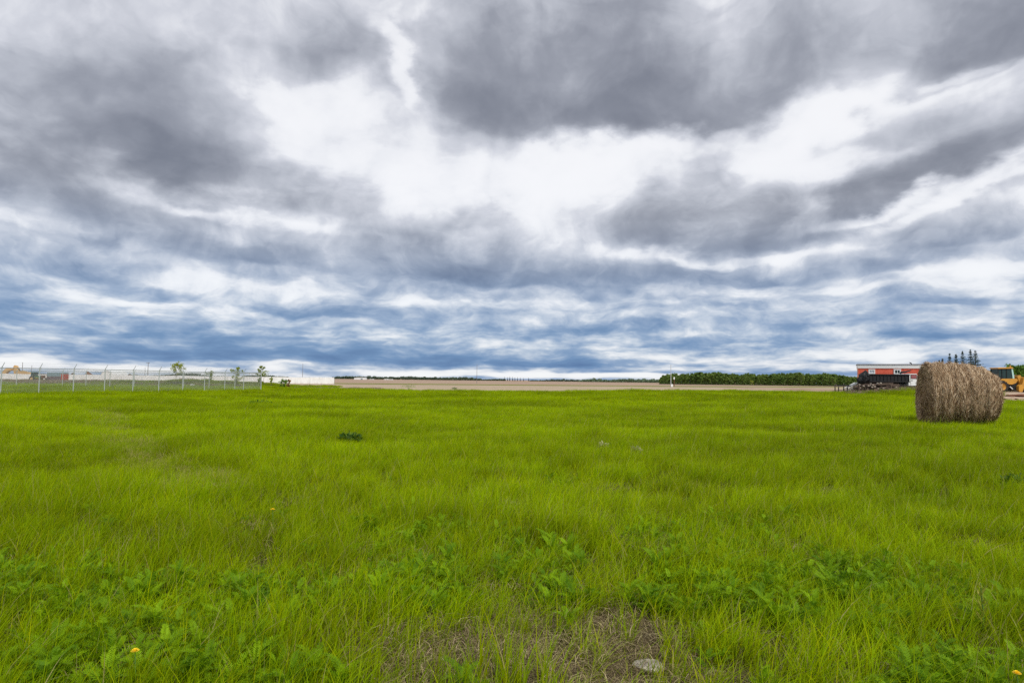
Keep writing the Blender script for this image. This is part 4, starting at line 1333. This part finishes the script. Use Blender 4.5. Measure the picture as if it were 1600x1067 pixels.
# green tractor, rusty implement and dumped container in front of the wall
TY = 151.0
p = gx(56.5, TY)
t = thing('tractor', p, 'dark green tractor with a yellow stripe parked against the white wall', 'tractor')
m_ = MB(); m_.box((0.3, 0, 0.95), (1.5, .8, .6), bev=.08); m_.build('engine_hood', M_grn, t)
m_ = MB(); m_.box((-0.45, 0, 1.45), (.95, 1.15, 1.15), bev=.06); c_ = m_.build('cab', M_gls, t)
m_ = MB(); m_.box((-0.45, 0, 2.06), (1.1, 1.25, .1), bev=.03); m_.build('cab_roof', M_grn, t)
m_ = MB(); m_.box((.2, -.43, .78), (1.7, .06, .12)); m_.build('stripe', painted('bright_yellow', (.65, .5, .05), .5), t)
for x_, r in ((-.55, .62), (.85, .36)):
    for sy in (-.62, .62): wheel(t, (x_, sy, r), r, .32, r * .5, M_yel)
p = gx(69, TY)
t = thing('farm_implement', p, 'rusty farm implement with wheels standing between the green tractor and the container', 'machine')
m_ = MB()
m_.box((0, 0, .75), (1.7, .12, .12)); m_.box((0, .7, .75), (1.7, .12, .12)); m_.box((-.5, .35, 1.0), (.5, .8, .7), bev=.04)
for k in range(4): m_.tube([(-.7 + k * .45, 0, .75), (-.75 + k * .45, -.1, 1.75 - .2 * (k % 2)), (-.55 + k * .45, -.15, 1.6)], .05, 6)
m_.build('frame', M_rust, t)
for x_ in (-.55, .6): wheel(t, (x_, -.2, .34), .34, .2, .17, M_rust)
p = gx(90, TY)
t = thing('container', p, 'blue-grey and maroon container with a red end beside the tractor', 'container')
m_ = MB(); m_.box((0, 0, 1.62), (3.7, 2.0, .95), bev=.04)
for k in range(13): m_.box((-1.7 + k * .283, -1.01, 1.62), (.09, .06, .85))
m_.build('upper_box', M_teal, t)
m_ = MB(); m_.box((-.2, 0, .62), (3.2, 1.9, 1.02), bev=.03); m_.build('lower_box', M_mar, t)
m_ = MB(); m_.box((1.68, -.02, .9), (.36, 2.1, 1.65), bev=.03); m_.build('end_panel', M_redp, t)

def mound(name, px0, px1, ytop, Y, lab, seed, skew, m, base=0.0):
    a, b_ = at_depth(px0, 590, Y), at_depth(px1, 590, Y); tz = at_depth((px0 + px1) / 2, ytop, Y).z
    cx, rw = (a.x + b_.x) / 2, (b_.x - a.x) / 2
    vs, fs = [], []
    NR, NK = 10, 32
    for i in range(NR + 1):
        r = i / NR
        for k in range(NK):
            an = 2 * math.pi * k / NK
            X, Y_ = math.cos(an) * r, math.sin(an) * r
            z = tz * (1 - r) ** .8 * (1 + .15 * mnoise.noise(Vector((X * 2, Y_ * 2, seed)))) if r < 1 else 0
            vs.append((X * rw + skew * rw * (1 - r), Y_ * rw, max(0, z)))
    for i in range(NR):
        for k in range(NK):
            fs.append((i * NK + k, (i + 1) * NK + k, (i + 1) * NK + (k + 1) % NK, i * NK + (k + 1) % NK))
    mb = MB(); mb.add(vs, fs); o = mb.build(name, m, smooth=True); o.location = (cx, Y, -.05)
    return tag(o, lab, 'heap')
M_dirt = mat('heap_dirt', yard_mat)
mound('dirt_heap', 131, 155, 579.5, 190, 'brown earth heap with a sharp left peak behind the white wall', 1, -.55, M_rust)
mound('dirt_heap', 103, 121, 581.5, 195, 'low brown earth heap behind the white wall beside the container', 2, .3, M_wood)
mound('dirt_heap', 195, 208, 583.0, 230, 'small dark heap just right of the white dome', 3, .1, M_wood)

# white fabric dome
DY = 300.0
p0, p1 = at_depth(169, 590, DY), at_depth(188.5, 590, DY); zt = at_depth(179, 579.2, DY).z
t = thing('storage_dome', ((p0.x + p1.x) / 2, DY, 0), 'white rounded storage dome rising behind the white wall', 'building')
R_ = (p1.x - p0.x) / 2
m_ = MB(); vs, fs = [], []
for i in range(15):
    a = math.pi * i / 14
    for j in range(7): vs.append((-R_ * math.cos(a), j * 2.0 - 6, zt * math.sin(a) ** .8 + (.02 if j % 2 else 0)))
for i in range(14):
    for j in range(6): fs.append((i * 7 + j, i * 7 + j + 1, (i + 1) * 7 + j + 1, (i + 1) * 7 + j))
m_.add(vs, fs); m_.build('fabric_cover', M_wht, t, smooth=True)
m_ = MB(); m_.prism([(-R_ * math.cos(math.pi * i / 14) * .98, zt * .98 * math.sin(math.pi * i / 14) ** .8) for i in range(15)], -5.9, -5.8); m_.build('end_wall', M_wht, t)

def shed(px0, px1, ytop, Y, lab, arch=False, wm=None, rm=None):
    a, b_ = at_depth(px0, 593, Y), at_depth(px1, 593, Y); w = b_.x - a.x; z = at_depth((px0 + px1) / 2, ytop, Y).z
    t = thing('farm_shed', ((a.x + b_.x) / 2, Y, 0), lab, 'building')
    m_ = MB(); m_.box((0, 3, z * .36), (w, 6, z * .72)); m_.build('wall', wm or M_wht, t)
    m_ = MB()
    m_.prism([(-w * .51, z * .7), (-w * .38, z * .9), (-w * .15, z), (w * .15, z), (w * .38, z * .9), (w * .51, z * .7)] if arch else [(-w * .52, z * .7), (-w * .3, z), (w * .3, z), (w * .52, z * .7)], -.3, 6.3)
    m_.build('roof', rm or M_wht, t)
    m_ = MB(); m_.box((w * .15, -.03, z * .28), (w * .16, .06, z * .5)); m_.build('door', M_teal, t)
shed(553, 571.5, 589.6, 700, 'white arched shed on the horizon right of the white wall', True)
shed(577, 583, 592, 700, 'tiny white shed on the horizon beside the arched shed')
shed(600, 606, 591.8, 700, 'tiny white shed on the horizon, left one of the close pair')
shed(607.5, 613, 592.2, 700, 'tiny white shed on the horizon, right one of the close pair')

# small white box on the grassy bank
p = gx(301, 96); m_ = MB(); m_.box((0, 0, .18), (.45, .35, .3), bev=.03); m_.box((0, 0, .35), (.5, .4, .05), bev=.01)
o = m_.build('white_box', M_wht); o.location = p; tag(o, 'small white box lying on the grassy bank behind the fence', 'box')

# poles
M_pole = painted('pole_wood', (0.20, 0.19, 0.19), 0.85, amt=0.4)
M_polel = painted('pole_steel', (0.50, 0.52, 0.52), 0.5, amt=0.2)
def pole(px, ytop, Y, r, lab, arm=0, m=None, name='utility_pole', box=False):
    p = gx(px, Y); h = at_depth(px, ytop, Y).z - p.z
    t = thing(name, p, lab, 'pole')
    m_ = MB(); m_.tube([(0, 0, -.3), (0, 0, h * .5), (0, 0, h)], [r, r * .85, r * .65], 8); m_.build('shaft', m or M_pole, t)
    m_ = MB()
    if arm > 0:
        m_.box((0, -r, h * .96), (arm, .12, .14)); 
        for sx in (-.45, .45): m_.tube([(sx * arm, -r, h * .96), (sx * arm, -r, h * .96 + .25)], .05, 6)
        m_.build('crossarm', m or M_pole, t)
    else:
        m_.tube([(0, 0, h * .98), (0, 0, h * 1.0), (0, 0, h * 1.01)], [r * .9, r * .9, r * .2], 8); m_.build('cap', M_galv, t)
    if box:
        m_ = MB(); m_.box((.2, -r - .15, .5), (.55, .35, .8), bev=.05); m_.build('meter_box', M_wht, t)
pole(34, 566, 215, .11, 'thin pole rising behind the excavator boom at far left')
pole(48.5, 571, 240, .10, 'shorter thin pole right of the excavator boom')
pole(230.5, 566, 230, .13, 'thin dark pole behind the white wall, left of the tallest sapling', 1.2)
pole(226, 574, 250, .09, 'short faint pole just left of the thin dark pole behind the white wall')
pole(472.5, 568, 240, .09, 'thin pole above the right part of the white wall')
pole(745, 569, 260, .09, 'lone thin pole on the tan field near the centre', m=M_pole)
pole(1048.3, 570, 190, .11, 'pale pole with a white box at its foot beside the long grove', 0, M_polel, box=True)
p = gx(1053.3, 205)
t = thing('marker_post', p, 'short brown post with a white head beside the pale pole', 'post')
hz = at_depth(1053, 591, 205).z
m_ = MB(); m_.tube([(0, 0, -.2), (0, 0, hz - .3)], .12, 8); m_.build('shaft', M_rust, t)
m_ = MB(); m_.box((0, 0, hz), (.42, .3, .75), bev=.08); m_.build('head', M_wht, t)

# ================================================================== red building
def siding_mat(N):
    co = N.n('ShaderNodeTexCoord').outputs['Object']
    n = N.noise(co, 1.2, 6, 0.65); n2 = N.noise(N.v('MULTIPLY', co, (8, 8, 1)), 1.0, 5, .6)
    c = N.ramp(N.m('ADD', N.m('MULTIPLY', n, .6), N.m('MULTIPLY', n2, .4)), [(0.35, (0.50, 0.075, 0.040)), (0.5, (0.66, 0.115, 0.065)), (0.66, (0.74, 0.18, 0.11))])
    return pbsdf(N, c, 0.7, 0.25)
M_side = mat('red_siding', siding_mat)
RX = at_depth(1341.5, 600, 75.0).x; RZ = Hf(RX, 75.0) - 0.05
RA = RAD(-27)
rb = thing('red_building', (RX, 75.0, RZ), 'low red building with a white fascia and white window trim', 'building', rz=RA)
def RB(px, py):
    """length along the front and height of a photo pixel on the facade"""
    r = ray(px, py); o_ = Vector((RX, 75.0, RZ)); ax = Vector((math.cos(RA), math.sin(RA), 0)); nn = Vector((-ax.y, ax.x, 0))
    k = (o_ - Vector((0, 0, CAMZ))).dot(nn) / r.dot(nn); q = Vector((0, 0, CAMZ)) + r * k - o_
    return q.dot(ax), q.z
BL_, top_z = 10.4, RB(1345, 569.6)[1]
fz = RB(1380, 575.6)[1]
DP = 4.2
m_ = MB(); m_.box((BL_ / 2, DP / 2, fz / 2 + .05), (BL_, DP, fz + .1))
nb_ = 17
for k in range(nb_):                                    # lapped boards
    z0 = 0.06 + k * (fz - .1) / nb_; z1 = z0 + (fz - .1) / nb_
    m_.add([(0, 0.0, z1), (BL_, 0.0, z1), (BL_, -.030, z0), (0, -.030, z0), (0, 0.0, z0), (BL_, 0.0, z0)], [(0, 3, 2, 1), (3, 4, 5, 2)])
    m_.add([(-.03, 0, z0), (-.03, DP, z0), (0, DP, z1), (0, 0, z1)], [(0, 1, 2, 3)])
m_.build('wall', M_side, rb)
m_ = MB(); m_.box((BL_ / 2, DP / 2, (fz + top_z) / 2), (BL_ + .16, DP + .16, top_z - fz), bev=.02); m_.build('fascia', M_wht, rb)
m_ = MB(); m_.box((BL_ / 2, DP / 2, top_z + .03), (BL_ + .3, DP + .3, .06), bev=.015); rf = m_.build('roof', painted('roof_edge', (.14, .12, .14), .6), rb)
m_ = MB(); m_.tube([(RB(1426, 568)[0], 1, top_z), (RB(1425, 568)[0], 1, top_z + .18), (RB(1422.5, 566)[0], 1, top_z + .26)], .06, 8); m_.build('vent_pipe', M_blk, rf)
m_ = MB(); m_.box((BL_ / 2, -.04, .48), (BL_ + .04, .03, 1.2)); m_.box((-.045, DP / 2, .35), (.03, DP, .95)); m_.build('skirting', M_wood, rb)
m_ = MB(); m_.box((-.035, -.035, fz / 2 + .4), (.10, .10, fz - .85)); m_.build('corner_trim', painted('faded_trim', (.55, .22, .12), .7), rb)
for (a, b_, yt, yb, dark) in ((1357, 1367.5, 576.8, 584.5, False), (1396.3, 1408, 576.6, 585, True), (1437, 1449, 576.4, 585, True), (1470, 1482, 576.4, 585, True)):
    x0, zt_ = RB(a, yt); x1, zb = RB(b_, yb); cx, cz = (x0 + x1) / 2, (zt_ + zb) / 2; w, h = x1 - x0, zt_ - zb
    m_ = MB(); q = .13
    m_.box((cx, -.05, zt_ - q / 2), (w, .07, q)); m_.box((cx, -.05, zb + q / 2), (w, .09, q))
    m_.box((x0 + q / 2, -.05, cz), (q, .066, h - 2 * q)); m_.box((x1 - q / 2, -.05, cz), (q, .066, h - 2 * q))
    m_.box((cx, -.048, cz), (.05, .05, h - 2 * q))
    fr = m_.build('window', M_wht, rb)
    m_ = MB(); m_.box((cx, -.032, cz), (w - 2 * q, .01, h - 2 * q)); m_.build('pane', M_gls if dark else painted('curtained_pane', (.45, .50, .56), .3), fr)

# ================================================================== old truck with a black box, sleepers, tarp, stand, ramp
KY = 69.0
k0 = at_depth(1357, 600, KY); KZ = Hf(k0.x + 3, KY) - .02
tr_ = thing('farm_truck', (k0.x, KY, KZ), 'old white-cabbed truck with a long black box in front of the red building', 'truck')
def K(px, py):
    p = at_depth(px, py, KY); return p.x - k0.x, p.z - KZ
x0, zt_ = K(1357.5, 584); x1, zb = K(1420.5, 597.2)
m_ = MB(); m_.box(((x0 + x1) / 2, 1.0, (zt_ + zb) / 2), (x1 - x0, 2.1, zt_ - zb), bev=.02)
nr = 11
for i in range(nr + 1):
    m_.box((x0 + .05 + (x1 - x0 - .1) * i / nr, -.09, (zt_ + zb) / 2 - .02), (.06, .04, zt_ - zb - .06))
m_.box(((x0 + x1) / 2, -.10, zt_ - .05), (x1 - x0 + .04, .10, .10)); m_.box(((x0 + x1) / 2, -.10, zb + .05), (x1 - x0 + .04, .10, .10))
m_.build('cargo_box', M_blk, tr_)
xf, _ = K(1452, 590)
m_ = MB(); m_.box(((x0 + xf) / 2, .7, zb - .10), (xf - x0, .12, .16)); m_.box(((x0 + xf) / 2, 1.4, zb - .10), (xf - x0, .12, .16)); m_.build('chassis', M_blk, tr_)
xa, za = K(1419.8, 583.7); xb, zc_ = K(1434.5, 602.5); ww = xb - xa
body = [(xa, zc_), (xa, za - .06), (xa + .07, za), (xb - .1, za), (xb + .12, zc_ + (za - zc_) * .56), (xb + .9, zc_ + (za - zc_) * .50), (xb + 1.05, zc_ + .25), (xb + 1.0, zc_)]
m_ = MB(); m_.prism(body, .05, 1.85); cab = m_.build('cab', M_wht, tr_)
wx0, wz1 = K(1424, 585.4); wx1, wz0 = K(1432.4, 591.2)
m_ = MB(); m_.box(((wx0 + wx1) / 2, .042, (wz0 + wz1) / 2), (wx1 - wx0, .02, wz1 - wz0), bev=.008); m_.build('side_window', painted('red_view_glass', (.30, .10, .11), .15), cab)  # the red wall seen through the window is put into the glass colour
m_ = MB()
for (a, b_, c_, d_) in ((wx0 - .03, wx0, wz0 - .03, wz1 + .03), (wx1, wx1 + .03, wz0 - .03, wz1 + .03)): m_.box(((a + b_) / 2, .035, (c_ + d_) / 2), (b_ - a, .03, d_ - c_))
m_.box(((wx0 + wx1) / 2, .035, wz1 + .02), (wx1 - wx0, .03, .03)); m_.box(((wx0 + wx1) / 2, .035, wz0 - .02), (wx1 - wx0, .03, .03)); m_.build('window_frame', M_blk, cab)
hx, hz_ = K(1425.3, 594.3)
m_ = MB(); m_.box((hx, .03, hz_), (.17, .05, .045), bev=.01); m_.build('door_handle', M_blk, cab)
m_ = MB(); m_.box((wx0 - .07, .045, (zc_ + za) / 2), (.015, .02, (za - zc_) * .9)); m_.build('door_seam', M_blk, cab)
for px, r in ((1409, .40), (1377, .40), (1449, .40)):
    x_, _ = K(px, 600)
    for sy in (.15, 1.75): wheel(tr_, (x_, sy, r), r, .26, r * .55, M_wood, lug=False)
pts = [K(1412, 583.5), K(1414, 581.5), K(1421, 580.8), K(1429, 578.3)]
m_ = MB(); m_.tube([(a, .6, b_) for a, b_ in pts], [.10, .12, .09, .05], 8); m_.build('auger', M_blk, tr_)

# crumpled black tarp slumped over the left end of the box
bm = bmesh.new(); bmesh.ops.create_icosphere(bm, subdivisions=4, radius=1.0)
c_ = K(1352, 590); zt2 = K(1353, 577.8)[1]; zb2 = K(1350, 600.5)[1]
for v in bm.verts:
    n_ = v.co.copy(); k = (n_.z + 1) / 2
    wdt = 0.60 * (1.15 - .72 * k ** 1.3)
    rn = 1 + .30 * mnoise.noise(n_ * 2.2) + .16 * mnoise.noise(n_ * 6)
    v.co = Vector((c_[0] - .28 + .42 * k + n_.x * wdt * rn, .3 + n_.y * .55 * rn, zb2 + (zt2 - zb2) * k * (.94 + .1 * mnoise.noise(n_ * 3))))
me = bpy.data.meshes.new('tarpaulin'); bm.to_mesh(me); bm.free(); me.materials.append(M_blk)
o = bpy.data.objects.new('tarpaulin', me); COL.objects.link(o); o.location = (k0.x, KY - .1, KZ)
tag(o, 'crumpled black tarpaulin heaped over the left end of the black truck box', 'tarpaulin')

# railway sleepers in a row
M_end = painted('pale_cut_end', (.42, .36, .30), .9, amt=.3)
SY = 67.0
def sleeper(px, lvl, rz, lab, grp_=None, ln=1.2, along=True, proto=[None]):
    p = at_depth(px, 600, SY); g_ = Hf(p.x, SY)
    if proto[0] is None or not along:
        t = thing('timber_sleeper', (0, 0, 0), lab, 'sleeper', grp_)
        m_ = MB(); m_.box((0, 0, 0), (ln, .24, .17), bev=.015); m_.build('beam', M_wood, t)
        for sx in (-1, 1):
            m_ = MB(); m_.box((sx * (ln / 2 + .001), 0, 0), (.012, .17, .11), bev=.004); m_.build('cut_end', M_end, t)
        if along: proto[0] = t
    else:
        t = dup(proto[0], (0, 0, 0)); t['label'] = lab
    t.location = (p.x, SY + rng.uniform(-.25, .25), g_ + .13 + lvl * .185); t.rotation_euler = (0, rng.gauss(0, .03), rz)
    return t
gs = 'dark sleepers stacked in front of the black truck box'
for px in (1341, 1345, 1351, 1357, 1363, 1369, 1375, 1381, 1387, 1392, 1397):
    for lvl in range(5 if px < 1392 else 4):
        if rng.random() < .15: continue
        sleeper(px + rng.uniform(-1.5, 1.5), lvl, rng.choice([rng.gauss(0, .12), rng.gauss(1.45, .15)]), 'dark brown sleeper in the long low stack before the black truck box', gs)
for px, h_, lab in ((1341.5, 1.05, 'short brown post at the left end of the sleeper stack'), (1376, .7, 'short post standing in the middle of the sleeper stack'), (1391.5, .75, 'weathered post at the right end of the sleeper stack')):
    p = at_depth(px, 600, SY - .6); t = MB(); t.box((0, 0, h_ / 2), (.16, .16, h_), bev=.02); o = t.build('wooden_post', M_wood); o.location = (p.x, SY - .6, Hf(p.x, SY)); o.rotation_euler = (0, .06, .3)
    tag(o, lab, 'post')
for i, (px, sz) in enumerate(((1350, .11), (1361, .10), (1368, .12), (1379, .10), (1384, .12), (1402, .10))):
    bm = bmesh.new(); bmesh.ops.create_icosphere(bm, subdivisions=3, radius=sz)
    for v in bm.verts: v.co *= 1 + .3 * mnoise.noise(v.co * 6 + Vector((i, 0, 0))); v.co.z *= .6
    me = bpy.data.meshes.new('rock'); bm.to_mesh(me); bm.free(); me.materials.append(mat('stone', stone_mat))
    p = at_depth(px, 600, SY - .9); o = bpy.data.objects.new('rock', me); COL.objects.link(o)
    lv = 0.92 if i in (0, 2, 3, 4) else .1
    o.location = (p.x, SY - (.0 if lv > .3 else .9), Hf(p.x, SY) + lv + .08)
    tag(o, ['pale rock on the left part of the sleeper stack', 'pale rock at the foot of the sleeper stack', 'largest pale rock on the sleeper stack, left of its middle post', 'pale rock on the sleeper stack just right of its middle post',
            'second pale rock right of the middle post of the sleeper stack', 'pale rock lying between the sleeper stack and the truck wheel'][i], 'rock')

# black stand and white ramp left of the red building
p = at_depth(1315, 605, 70.0); g_ = Hf(p.x, 70.0)
zt3 = at_depth(1315, 602.6, 70).z - g_
a, b_ = at_depth(1306.5, 600, 70).x - p.x, at_depth(1326, 600, 70).x - p.x
t = thing('metal_stand', (p.x, 70.0, g_), 'low black metal stand on legs left of the red building', 'stand')
m_ = MB(); m_.box(((a + b_) / 2, 0, zt3), (b_ - a, .9, .14), bev=.02); m_.build('top', M_blk, t)
for x_ in (a + .06, b_ - .35):
    for y_ in (-.38, .38): m_ = MB(); m_.box((x_, y_, zt3 / 2 - .1), (.08, .08, zt3)); m_.build('leg', M_blk, t)
q0, q1 = at_depth(1321, 607, 70.4), at_depth(1338, 598, 70.4)
t = thing('ramp', (q0.x, 70.4, Hf(q0.x, 70.4)), 'white slanting ramp leaning up between the black stand and the red building', 'ramp')
m_ = MB(); z0_ = max(.05, q0.z - Hf(q0.x, 70.4)); dx_, dz_ = q1.x - q0.x, q1.z - Hf(q0.x, 70.4)
for y_ in (-.35, .35): m_.tube([(0, y_, z0_), (dx_, y_, dz_)], .045, 6); m_.tube([(.2, y_, z0_ - .2), (dx_ + .15, y_, dz_ - .28)], .03, 6)
for k in range(9):
    f = k / 8; m_.tube([(dx_ * f, -.35, z0_ + (dz_ - z0_) * f), (dx_ * f, .35, z0_ + (dz_ - z0_) * f)], .03, 5)
    m_.tube([(dx_ * f, -.35, z0_ + (dz_ - z0_) * f), (dx_ * f + .15, -.35, z0_ + (dz_ - z0_) * f - .24)], .022, 5)
m_.build('frame', M_wht, t)
m_ = MB()
for y_ in (-.35, .35): m_.tube([(dx_, y_, dz_), (dx_, y_, 0)], .045, 6)
m_.build('support', M_wood, t)

# ================================================================== yellow wheel loader at the right
M_cat = painted('loader_yellow', (0.60, 0.30, 0.04), 0.5, dirt=(0.22, 0.13, 0.06), amt=0.75, scale=1.8)
LY = 78.0
l0 = at_depth(1575, 600, LY); LZ = at_depth(1575, 614.6, LY).z
LZ = max(LZ, Hf(l0.x, LY) + .1)
ld = thing('wheel_loader', (l0.x, LY, LZ), 'yellow wheel loader with a glazed cab parked beyond the bale', 'loader')
def LP(px, py):
    p = at_depth(px, py, LY); return p.x - l0.x, p.z - LZ
def lpoly(*q): return [LP(*a) for a in q]
m_ = MB(); m_.prism(lpoly((1561.5, 591.5), (1591, 591.5), (1593, 594), (1590, 598.5), (1583.5, 600.8), (1575, 600.5), (1568, 597), (1561.5, 594)), .25, 1.55); m_.build('cab_platform', M_cat, ld)
m_ = MB(); m_.prism(lpoly((1563, 575.6), (1584.5, 575.6), (1587, 591.5), (1563.5, 591.5)), .35, 1.5); cb = m_.build('cab', M_gls, ld)
m_ = MB()
for (a, b_) in (((1562.7, 575.5), (1563.2, 591.5)), ((1568.5, 576), (1569, 591.5)), ((1576, 576), (1576, 591.5))):
    A_, B_ = LP(*a), LP(*b_)
    for y_ in (.33, 1.52): m_.tube([(A_[0], y_, A_[1]), (B_[0], y_, B_[1])], .045, 5)
m_.build('cab_pillar', M_blk, cb)
m_ = MB(); m_.prism(lpoly((1583.2, 575), (1585.3, 575), (1588.3, 591.3), (1585.5, 591.3)), .30, .42); m_.build('rear_pillar', painted('pale_cyan_panel', (.42, .66, .62), .5), cb)
m_ = MB(); m_.prism(lpoly((1561.2, 575.9), (1561.8, 574.2), (1584.5, 573.6), (1585.8, 575.6)), .2, 1.65); m_.build('cab_roof', M_cat, cb)
m_ = MB(); A_ = LP(1583.6, 574); m_.tube([(A_[0], .5, A_[1]), (A_[0], .5, A_[1] + .25)], .07, 8); m_.build('beacon', M_cat, cb)
m_ = MB(); m_.prism(lpoly((1593, 588.5), (1594.5, 586), (1597.5, 586), (1599, 589), (1622, 590), (1624, 604), (1598, 606)), .3, 1.5); m_.build('engine_hood', M_cat, ld)
m_ = MB(); m_.prism(lpoly((1598.5, 590), (1596, 600), (1591, 603), (1590.5, 610), (1592, 612.5), (1596, 612.5), (1599, 605), (1606, 600), (1606, 596)), -.15, .4); m_.build('fender', M_cat, ld)
m_ = MB(); m_.prism(lpoly((1584, 600), (1592, 598), (1593, 606), (1586, 613), (1582, 612)), .3, 1.4); m_.build('frame', M_blk, ld)
m_ = MB()
for pts in ([(1562, 599), (1570, 601), (1576, 606), (1572, 612)], [(1577, 600), (1573.5, 605), (1571, 613)], [(1572, 601), (1579, 605), (1586, 609), (1590, 612)], [(1562, 604), (1568, 602), (1574, 604)]):
    m_.tube([(LP(*a)[0], .15, LP(*a)[1]) for a in pts], .12, 6)
m_.build('lift_linkage', M_blk, ld)
m_ = MB(); A_, B_ = LP(1578, 604), LP(1582, 608); m_.tube([(A_[0], 0, A_[1]), (B_[0], 0, B_[1])], .07, 8); m_.build('hydraulic_cylinder', M_wht, ld)
m_ = MB(); m_.prism(lpoly((1561, 588.6), (1568, 588.4), (1568, 591), (1561, 591.5)), .1, .4); m_.build('mirror_bracket', M_blk, ld)
m_ = MB(); A_ = LP(1589, 586); m_.tube([(A_[0], .6, A_[1] - .4), (A_[0], .6, A_[1] + .15)], .08, 8); m_.build('exhaust_pipe', M_blk, ld)
for px in (1566, 1606):
    x_, _ = LP(px, 606); r = .74
    for sy in (.1, 1.75): wheel(ld, (x_, sy, r), r, .5, .42, M_cat)
m_ = MB(); bx_, _ = LP(1548, 600); m_.prism([(bx_ - .8, .1), (bx_ + .5, 0), (bx_ + .75, .9), (bx_ + .4, .5), (bx_ - .2, .35)], -.4, 2.3); m_.build('bucket', M_cat, ld)

# little rise of reddish earth in the yard
for i, (px, Y, w, hgt) in enumerate(((1597, 52, 2.4, .14), (1582, 47, 1.6, .08), (1572, 49.5, 1.4, .09))):
    p = gx(px, Y); bm = bmesh.new(); bmesh.ops.create_icosphere(bm, subdivisions=4, radius=1)
    for v in bm.verts:
        k = 1 + .3 * mnoise.noise(v.co * 2 + Vector((i * 3, 0, 0))); v.co = Vector((v.co.x * w / 2 * k, v.co.y * .8 * k, v.co.z * hgt * k))
    me = bpy.data.meshes.new('earth_clod'); bm.to_mesh(me); bm.free(); me.materials.append(M_rust if i == 0 else M_yard)
    o = bpy.data.objects.new('earth_clod', me); COL.objects.link(o); o.location = (p.x, Y, p.z + .12)
    tag(o, ['long low ridge of reddish earth in the yard before the loader', 'small pale earth hump at the near edge of the yard', 'pale earth hump in the yard close to the bale'][i], 'earth')

# dry tall weeds growing up round the junk and the yard edge
PT, IX, RT, SC = [], [], [], []
for _ in range(340):
    px = rng.uniform(1300, 1440); Y = rng.uniform(64, 74.0); p = gx(px, Y)
    s = rng.uniform(0.25, 0.8) * (1.0 if px > 1335 else .5)
    PT.append((p.x, Y, p.z)); IX.append(rng.randrange(3)); RT.append((0, 0, rng.random() * 6.28)); SC.append((s, s, s))
for _ in range(120):
    px = rng.uniform(1540, 1610); Y = rng.uniform(76, 100); p = gx(px, Y)
    s = rng.uniform(0.2, 0.5)
    PT.append((p.x, Y, p.z + .08)); IX.append(rng.randrange(3)); RT.append((0, 0, rng.random() * 6.28)); SC.append((s, s, s))
scatter('yard_weeds', brush, PT, IX, RT, SC, 'dry and green weeds growing up around the timber stack and truck')
